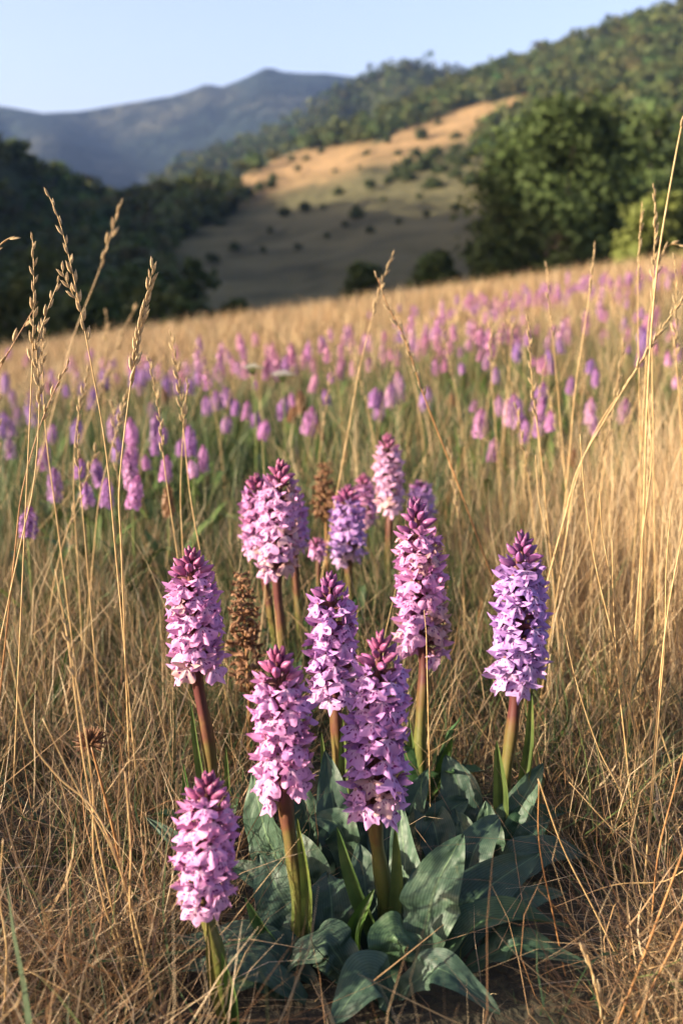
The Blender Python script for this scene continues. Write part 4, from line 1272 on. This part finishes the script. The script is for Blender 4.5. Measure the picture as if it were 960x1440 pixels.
FF = ft[None] + (np.arange(n) * len(v))[:, None, None]
tag(add('orchid_drift', fast_mesh('orchid_drift', VV.reshape(-1, 3), FF.reshape(-1, 4), M['spike_far'], col=CC.reshape(-1, 3))),
    'pink haze of distant orchids spread over the far meadow', 'orchids', kind='stuff')

# ------------------------------------------------------------------ tall grass stalks
def make_spikelet(seed):
    rg = random.Random(seed)
    v1 = tube(bez([(0, 0, 0), (0.0006, 0, 0.006), (0.0002, 0, 0.0135)], 6), [0.0005, 0.0011, 0.0014, 0.0012, 0.0008, 0.0002], 6, 0.7)
    v2 = tube(bez([(0, 0, 0.001), (-0.0010, 0.0003, 0.005), (-0.0012, 0, 0.0115)], 5), [0.0003, 0.0009, 0.0010, 0.0007, 0.0002], 5, 0.7)
    V, F = merge(v1, v2)
    me = bpy.data.meshes.new('spikelet'); me.from_pydata(V, [], F); me.materials.append(M['spikelet'])
    me.polygons.foreach_set('use_smooth', np.ones(len(me.polygons), bool))
    return me
SPIKELET = [make_spikelet(k) for k in range(2)]

def stalk(pix, Y, label, group, head=0.0, thick=0.0011, mat='straw', n_sp=14, sp=1.0, spread=0.35, depth_lean=0.0, rooted=True, seed=0, cat='grass stalk'):
    """pix: photo pixels from tip to base; head: share of the length that carries spikelets"""
    rg = random.Random(seed + 900)
    n = len(pix)
    pts = [at(px, py, Y + depth_lean * (1 - i / max(1, n - 1))) for i, (px, py) in enumerate(pix)]
    pts = pts[::-1]
    b = pts[0]
    gz = float(tz(b[0], b[1]))
    if rooted and b[2] > gz:
        # carry the stalk on down to the ground along its own lean
        d = pts[0] - pts[1]; d = d / max(0.02, -d[2]) if d[2] < 0 else np.array((0, 0, -1.0))
        d[:2] = np.clip(d[:2], -0.6, 0.6)
        foot = b + d * (b[2] - gz)
        foot[2] = float(tz(foot[0], foot[1])) - 0.01
        pts = [foot] + pts
    root = np.array(pts[0])
    t = thing('grass_stalk', label, cat, root, group)
    c = bez([p - root for p in pts], 34)
    v, f = tube(c, np.linspace(thick, thick * 0.45, 34), 6)
    mesh_obj('stem', v, f, M[mat], t)
    if head > 0:
        seg = np.linalg.norm(np.diff(c, axis=0), axis=1); cum = np.concatenate([[0], np.cumsum(seg)]); L = cum[-1]
        for k in range(n_sp):
            q = 1 - head * (1 - (k + 0.5) / n_sp)
            s = L * q
            p = np.array([np.interp(s, cum, c[:, i]) for i in range(3)])
            p2 = np.array([np.interp(min(L, s + 0.004), cum, c[:, i]) for i in range(3)]); p1 = np.array([np.interp(s - 0.004, cum, c[:, i]) for i in range(3)])
            sc = sp * rg.uniform(0.8, 1.2) * (1 - 0.35 * (k / n_sp) ** 2)
            o = bpy.data.objects.new('spikelet', SPIKELET[k % 2]); COL.objects.link(o)
            o.parent = t
            m = frame_on(p, p2 - p1, k * math.pi + rg.uniform(-.6, .6), spread * rg.uniform(0.5, 1.3), 0.0012 * sc, sc, rg.uniform(-.3, .3))
            o.matrix_local = m
    return t

GA, GB, GC = 'seeding stalks above the left hollow', 'seeding stalks by the pale tussock', 'bare straw stalks in front'
LA = 'tall straw coloured grass stalk with a seed head rising above the green hollow of orchids'
LB = 'tall pale grass stalk with a thin seed head above the tussock side of the meadow'
LC = 'long bare straw stalk leaning across the dry grass in front'
LD = 'bare straw stalk standing in the pale tussock beside the lavender orchid'
k = 0
for pix, Y, head, nsp, sp, lab, grp, mat, th in [
    ([(67, 270), (85, 315), (105, 395), (130, 520), (150, 640), (165, 800)], 1.30, 0.22, 16, 1.15, LA, GA, 'straw', 0.0012),
    ([(46, 332), (48, 400), (46, 500), (40, 640), (34, 770)], 1.25, 0.20, 16, 1.1, LA, GA, 'straw', 0.0011),
    ([(84, 392), (66, 440), (52, 490), (56, 560), (48, 680), (24, 790)], 1.25, 0.22, 16, 1.15, LA, GA, 'straw', 0.0011),
    ([(171, 283), (140, 380), (105, 470), (80, 560)], 2.3, 0.16, 9, 2.0, LA, GA, 'straw', 0.0016),
    ([(216, 375), (205, 425), (195, 470), (180, 570), (168, 690), (172, 800)], 1.30, 0.20, 24, 1.55, LA, GA, 'straw', 0.0013),
    ([(240, 468), (252, 540), (258, 600), (268, 700), (286, 800)], 1.55, 0.22, 14, 1.2, LA, GA, 'straw', 0.0012),
    ([(209, 503), (224, 580), (232, 660), (248, 770)], 1.5, 0.24, 14, 1.1, LA, GA, 'straw', 0.0011),
    ([(264, 535), (258, 600), (254, 700), (258, 790)], 1.6, 0.1, 6, 1.1, LA, GA, 'straw', 0.0011),
    ([(21, 332), (0, 345), (-40, 400), (-60, 560)], 1.3, 0.10, 6, 1.3, LA, GA, 'straw', 0.0012),
    ([(54, 424), (36, 455), (10, 500), (-20, 560)], 1.4, 0.12, 4, 1.3, LA, GA, 'russet', 0.0011),
    ([(98, 507), (72, 560), (50, 620), (30, 700), (20, 790)], 1.35, 0.14, 8, 1.0, LA, GA, 'russet', 0.0013),
    ([(62, 455), (60, 520), (66, 620), (84, 760)], 1.5, 0.12, 8, 1.2, LA, GA, 'straw', 0.0013),
    ([(125, 520), (108, 600), (104, 690), (110, 800)], 1.7, 0.12, 8, 1.2, LA, GA, 'straw', 0.0012),
    ([(180, 550), (160, 620), (140, 700), (130, 800)], 1.8, 0.12, 8, 1.2, LA, GA, 'straw', 0.0012),
    ([(150, 435), (150, 470), (148, 520)], 3.6, 0.5, 8, 2.6, LA, GA, 'straw', 0.002),
    ([(194, 428), (176, 460), (160, 500)], 3.6, 0.5, 8, 2.6, LA, GA, 'straw', 0.002),
    ([(112, 560), (110, 640), (120, 760)], 1.45, 0.2, 9, 1.0, LA, GA, 'straw', 0.001),
    ([(528, 385), (545, 430), (570, 480), (595, 555), (628, 640), (658, 720)], 1.75, 0.28, 16, 1.3, LB, GB, 'russet', 0.0016),
    ([(553, 355), (536, 400), (522, 450), (505, 520), (494, 580)], 2.0, 0.16, 10, 1.4, LB, GB, 'straw', 0.0013),
    ([(742, 446), (745, 500), (750, 560), (760, 640), (768, 720)], 1.7, 0.26, 14, 1.2, LB, GB, 'straw', 0.0014),
    ([(836, 345), (830, 400), (820, 470), (808, 550), (800, 640)], 2.0, 0.12, 8, 1.5, LB, GB, 'straw', 0.0015),
    ([(768, 370), (772, 430), (780, 510), (788, 600)], 2.1, 0.2, 10, 1.2, LB, GB, 'straw', 0.0012),
    ([(975, 110), (958, 175), (940, 270), (924, 370), (914, 480), (908, 600), (905, 700)], 1.55, 0.08, 8, 1.2, LB, GB, 'straw', 0.0020),
    ([(919, 262), (921, 300), (919, 360), (916, 480), (918, 620)], 1.7, 0.22, 20, 1.4, LB, GB, 'straw', 0.0012),
    ([(902, 287), (899, 330), (896, 420), (898, 540)], 1.9, 0.16, 10, 1.3, LB, GB, 'straw', 0.0012),
    ([(948, 360), (950, 410), (950, 500), (958, 620)], 1.8, 0.22, 14, 1.3, LB, GB, 'straw', 0.0012),
    ([(975, 405), (945, 440), (900, 510), (850, 590), (812, 660), (790, 740)], 1.55, 0.2, 14, 1.2, LB, GB, 'straw', 0.0014),
    ([(930, 460), (880, 540), (840, 600), (808, 680), (795, 760)], 1.6, 0.2, 12, 1.1, LB, GB, 'straw', 0.0013),
    ([(960, 345), (940, 345), (928, 365), (912, 450), (905, 560)], 1.8, 0.1, 6, 1.3, LB, GB, 'straw', 0.0013),
    ([(690, 450), (690, 520), (696, 600)], 2.6, 0.2, 9, 1.6, LB, GB, 'straw', 0.0014),
    ([(715, 410), (718, 480), (712, 560)], 2.8, 0.2, 9, 1.6, LB, GB, 'straw', 0.0014),
    ([(815, 610), (822, 700), (838, 800), (862, 900)], 1.35, 0.0, 0, 1, LD, 'straw stalks in the tussock', 'straw', 0.0013),
    ([(842, 690), (848, 760), (870, 860), (905, 960)], 1.30, 0.0, 0, 1, LD, 'straw stalks in the tussock', 'straw', 0.0012),
    ([(962, 735), (940, 850), (928, 950), (918, 1080)], 1.15, 0.0, 0, 1, LD, 'straw stalks in the tussock', 'straw', 0.0015),
    ([(942, 720), (936, 800), (934, 900), (926, 1000)], 1.20, 0.0, 0, 1, LD, 'straw stalks in the tussock', 'straw', 0.0012),
    ([(790, 870), (810, 960), (840, 1050), (870, 1110)], 1.22, 0.0, 0, 1, LD, 'straw stalks in the tussock', 'straw', 0.0011),
    ([(860, 760), (862, 850), (868, 950), (880, 1060)], 1.25, 0.0, 0, 1, LD, 'straw stalks in the tussock', 'straw', 0.0012),
    ([(752, 640), (760, 720), (790, 820), (800, 900)], 1.45, 0.0, 0, 1, LD, 'straw stalks in the tussock', 'straw', 0.0012),
    ([(910, 560), (915, 650), (902, 760), (896, 840)], 1.40, 0.0, 0, 1, LD, 'straw stalks in the tussock', 'straw', 0.0013),
    ([(10, 900), (40, 1030), (80, 1090), (140, 1150), (190, 1290), (218, 1440)], 0.92, 0.0, 0, 1, LC, GC, 'straw', 0.0014),
    ([(78, 800), (100, 930), (118, 1070), (150, 1240), (196, 1440)], 0.95, 0.0, 0, 1, LC, GC, 'straw', 0.0013),
    ([(90, 870), (108, 960), (130, 1100), (138, 1240), (205, 1440)], 0.93, 0.16, 8, 0.9, LC, GC, 'straw', 0.0012),
    ([(176, 1085), (184, 1190), (186, 1300), (225, 1440)], 0.90, 0.0, 0, 1, LC, GC, 'straw', 0.0015),
    ([(60, 1010), (110, 1110), (160, 1200), (200, 1330), (226, 1450)], 0.91, 0.0, 0, 1, LC, GC, 'straw', 0.0012),
    ([(-10, 1340), (50, 1370), (120, 1410), (160, 1450)], 0.86, 0.0, 0, 1, LC, GC, 'straw', 0.0012),
    ([(5, 1180), (0, 1260), (10, 1340), (4, 1450)], 0.86, 0.0, 0, 1, LC, GC, 'straw', 0.0014),
    ([(756, 1095), (790, 1190), (835, 1280), (880, 1370), (920, 1440)], 0.98, 0.0, 0, 1, LC, GC, 'straw', 0.0013),
    ([(757, 1100), (758, 1190), (780, 1300), (800, 1400)], 0.98, 0.0, 0, 1, LC, GC, 'russet', 0.0011),
    ([(985, 1130), (940, 1250), (910, 1330), (868, 1440)], 0.88, 0.0, 0, 1, LC, GC, 'russet', 0.0017),
    ([(990, 1230), (950, 1320), (910, 1400), (885, 1450)], 0.86, 0.0, 0, 1, LC, GC, 'russet', 0.0017),
    ([(975, 1010), (950, 1100), (925, 1200), (915, 1300)], 1.0, 0.0, 0, 1, LC, GC, 'russet', 0.0012),
    ([(800, 1100), (860, 1165), (920, 1220), (970, 1290)], 1.05, 0.0, 0, 1, LC, GC, 'straw', 0.0012),
    ([(780, 1275), (860, 1245), (930, 1240), (985, 1225)], 1.0, 0.0, 0, 1, LC, GC, 'straw', 0.0010),
    ([(822, 1330), (832, 1370), (842, 1410), (848, 1450)], 0.84, 0.7, 6, 1.5, LC, GC, 'straw', 0.0012),
    ([(596, 858), (599, 890), (600, 930)], 1.22, 0, 0, 1, LC, GC, 'straw', 0.0009),
]:
    low = pix[-1][1] > 1400 or (lab == LC and 'straw')
    st = stalk(pix, Y, lab, grp, head, th, mat, nsp, sp, seed=k, spread=0.24)
    if k == 0:
        root = np.array(st.location)
        bp_ = bez([at(114, 432, 1.30) - root, at(100, 408, 1.30) - root, at(88, 382, 1.30) - root], 8)
        v, f = tube(bp_, np.linspace(0.0007, 0.0004, 8), 5)
        mesh_obj('side_branch', v, f, M['straw'], st)
        for j in range(7):
            o = bpy.data.objects.new('spikelet', SPIKELET[j % 2]); COL.objects.link(o); o.parent = st
            o.matrix_local = frame_on(bp_[j + 1], bp_[j + 1] - bp_[j], j * 3.14, 0.4, 0.001, 1.0, 0)
        st['label'] = 'tall leaning straw stalk with sparse beaded seed head and one short side branch'
        del st['group']
    if k == 4:
        st['label'] = 'straw stalk with a fat wheat like seed head rising above the green hollow'
        del st['group']
    k += 1

# extra thin stalks that only show as lines, each its own
rgs = random.Random(77)
LE = 'thin dry grass stalk standing in the golden meadow behind the orchid clump'
for q in range(60):
    Y = rgs.uniform(1.7, 4.2); px = rgs.uniform(-20, 980)
    if 330 < px < 640 and Y < 2.6: continue
    b = base_px(px, Y)
    h = rgs.uniform(0.38, 0.62)
    lx, ly = rgs.uniform(-.12, .12), rgs.uniform(-.1, .1)
    root = b - np.array([0, 0, 0.01])
    t = thing('grass_stalk', LE, 'grass stalk', root, 'thin stalks in the middle meadow')
    c = bez([(0, 0, 0), (lx * 0.35, ly * 0.35, h * 0.55), (lx, ly, h)], 14)
    v, f = tube(c, np.linspace(0.0014, 0.0006, 14), 5)
    mesh_obj('stem', v, f, M['straw'], t)
    for j in range(8):
        i = 9 + j * 0.6
        p = np.array([np.interp(i, np.arange(14), c[:, a]) for a in range(3)])
        o = bpy.data.objects.new('spikelet', SPIKELET[j % 2]); COL.objects.link(o); o.parent = t
        o.matrix_local = frame_on(p, c[-1] - c[-3], j * 3.14, 0.35, 0.001, 1.4, 0)

# ------------------------------------------------------------------ dried round seed head, white umbels
b = base_px(188, 1.08)
t = thing('dried_flower_head', 'round brown dried flower head on a leaning stem in the dry grass', 'dried flower', b)
top = at(128, 1046, 1.08) - b
v, f = tube(bez([(0, 0, -0.01), top * np.array([0.45, 0.4, 0.5]), top], 16), np.linspace(0.0022, 0.0014, 16), 7)
mesh_obj('stem', v, f, M['russet'], t)
parts = []
rg = random.Random(8)
for q in range(150):
    a = rg.uniform(0, 6.28); e = rg.uniform(-0.35, 1.45)
    d = np.array([math.cos(a) * math.cos(e), math.sin(a) * math.cos(e), math.sin(e)])
    L = rg.uniform(0.014, 0.022) * (0.75 + 0.35 * math.cos(e))
    parts.append(petal_strip(top + d * 0.003, d, (rg.uniform(-1, 1), rg.uniform(-1, 1), rg.uniform(0, 1)), L, 0.0024, rg.uniform(-.3, .3), 0.3, 4, 2))
v, f = merge(*parts)
mesh_obj('dry_florets', v, f, M['withered'], t)

for (px, py, Y, w) in [(355, 518, 3.4, 26), (397, 528, 3.6, 30)]:
    p = at(px, py, Y); z0 = float(tz(p[0], Y))
    t = thing('white_umbel', 'flat white flower umbel on a tall green stem above the purple orchids', 'wildflower', (p[0], Y, z0), 'white umbels in the meadow')
    h = p[2] - z0; rad = w / FPX * Y * 0.5
    v, f = tube(bez([(0, 0, -0.01), (0.01, 0, h * 0.5), (0, 0, h - 0.02)], 10), np.linspace(0.004, 0.0025, 10), 6)
    rays = [(v, f)]
    fl = []
    rg = random.Random(int(px))
    for q in range(22):
        a = q * 2.4; r = rad * math.sqrt((q + 0.5) / 22)
        e = np.array([math.cos(a) * r, math.sin(a) * r, h + 0.45 * (rad - r)])
        rays.append(tube([(0, 0, h - 0.025), e * np.array([0.6, 0.6, 1]) - np.array([0, 0, 0.006]), e], [0.001, 0.0008, 0.0006], 4))
        for j in range(7):
            c = e + np.array([rg.uniform(-1, 1), rg.uniform(-1, 1), rg.uniform(0, .6)]) * rad * 0.16
            aa = rg.uniform(0, 6.28)
            fl.append(petal_strip(c, (math.cos(aa), math.sin(aa), 0.2), (0, 0, 1), rad * 0.2, rad * 0.16, 0.1, 0.2, 3, 3))
    v, f = merge(*rays); mesh_obj('stem', v, f, M['green_stem'], t)
    v, f = merge(*fl); mesh_obj('flower_head', v, f, M['umbel'], t)

# ------------------------------------------------------------------ haze: the air of the valley
HZ = (-3300, 3300, -300, 3900, -26.0, 900.0)
x0, x1, y0, y1, z0, z1 = HZ
V = [(x0, y0, z0), (x1, y0, z0), (x1, y1, z0), (x0, y1, z0), (x0, y0, z1), (x1, y0, z1), (x1, y1, z1), (x0, y1, z1)]
F = [(0, 3, 2, 1), (4, 5, 6, 7), (0, 1, 5, 4), (1, 2, 6, 5), (2, 3, 7, 6), (3, 0, 4, 7)]
hm, n, l, out = mat_new('haze_air')
pv = n.new('ShaderNodeVolumePrincipled')
pv.inputs['Color'].default_value = (0.34, 0.54, 1.0, 1)
pv.inputs['Density'].default_value = 0.000085
pv.inputs['Anisotropy'].default_value = 0.2
l.new(pv.outputs[0], out.inputs['Volume'])
hz = mesh_obj('haze', V, F, hm, smooth=False)
tag(hz, 'thin blue air between the meadow and the far mountains', 'haze', kind='stuff')
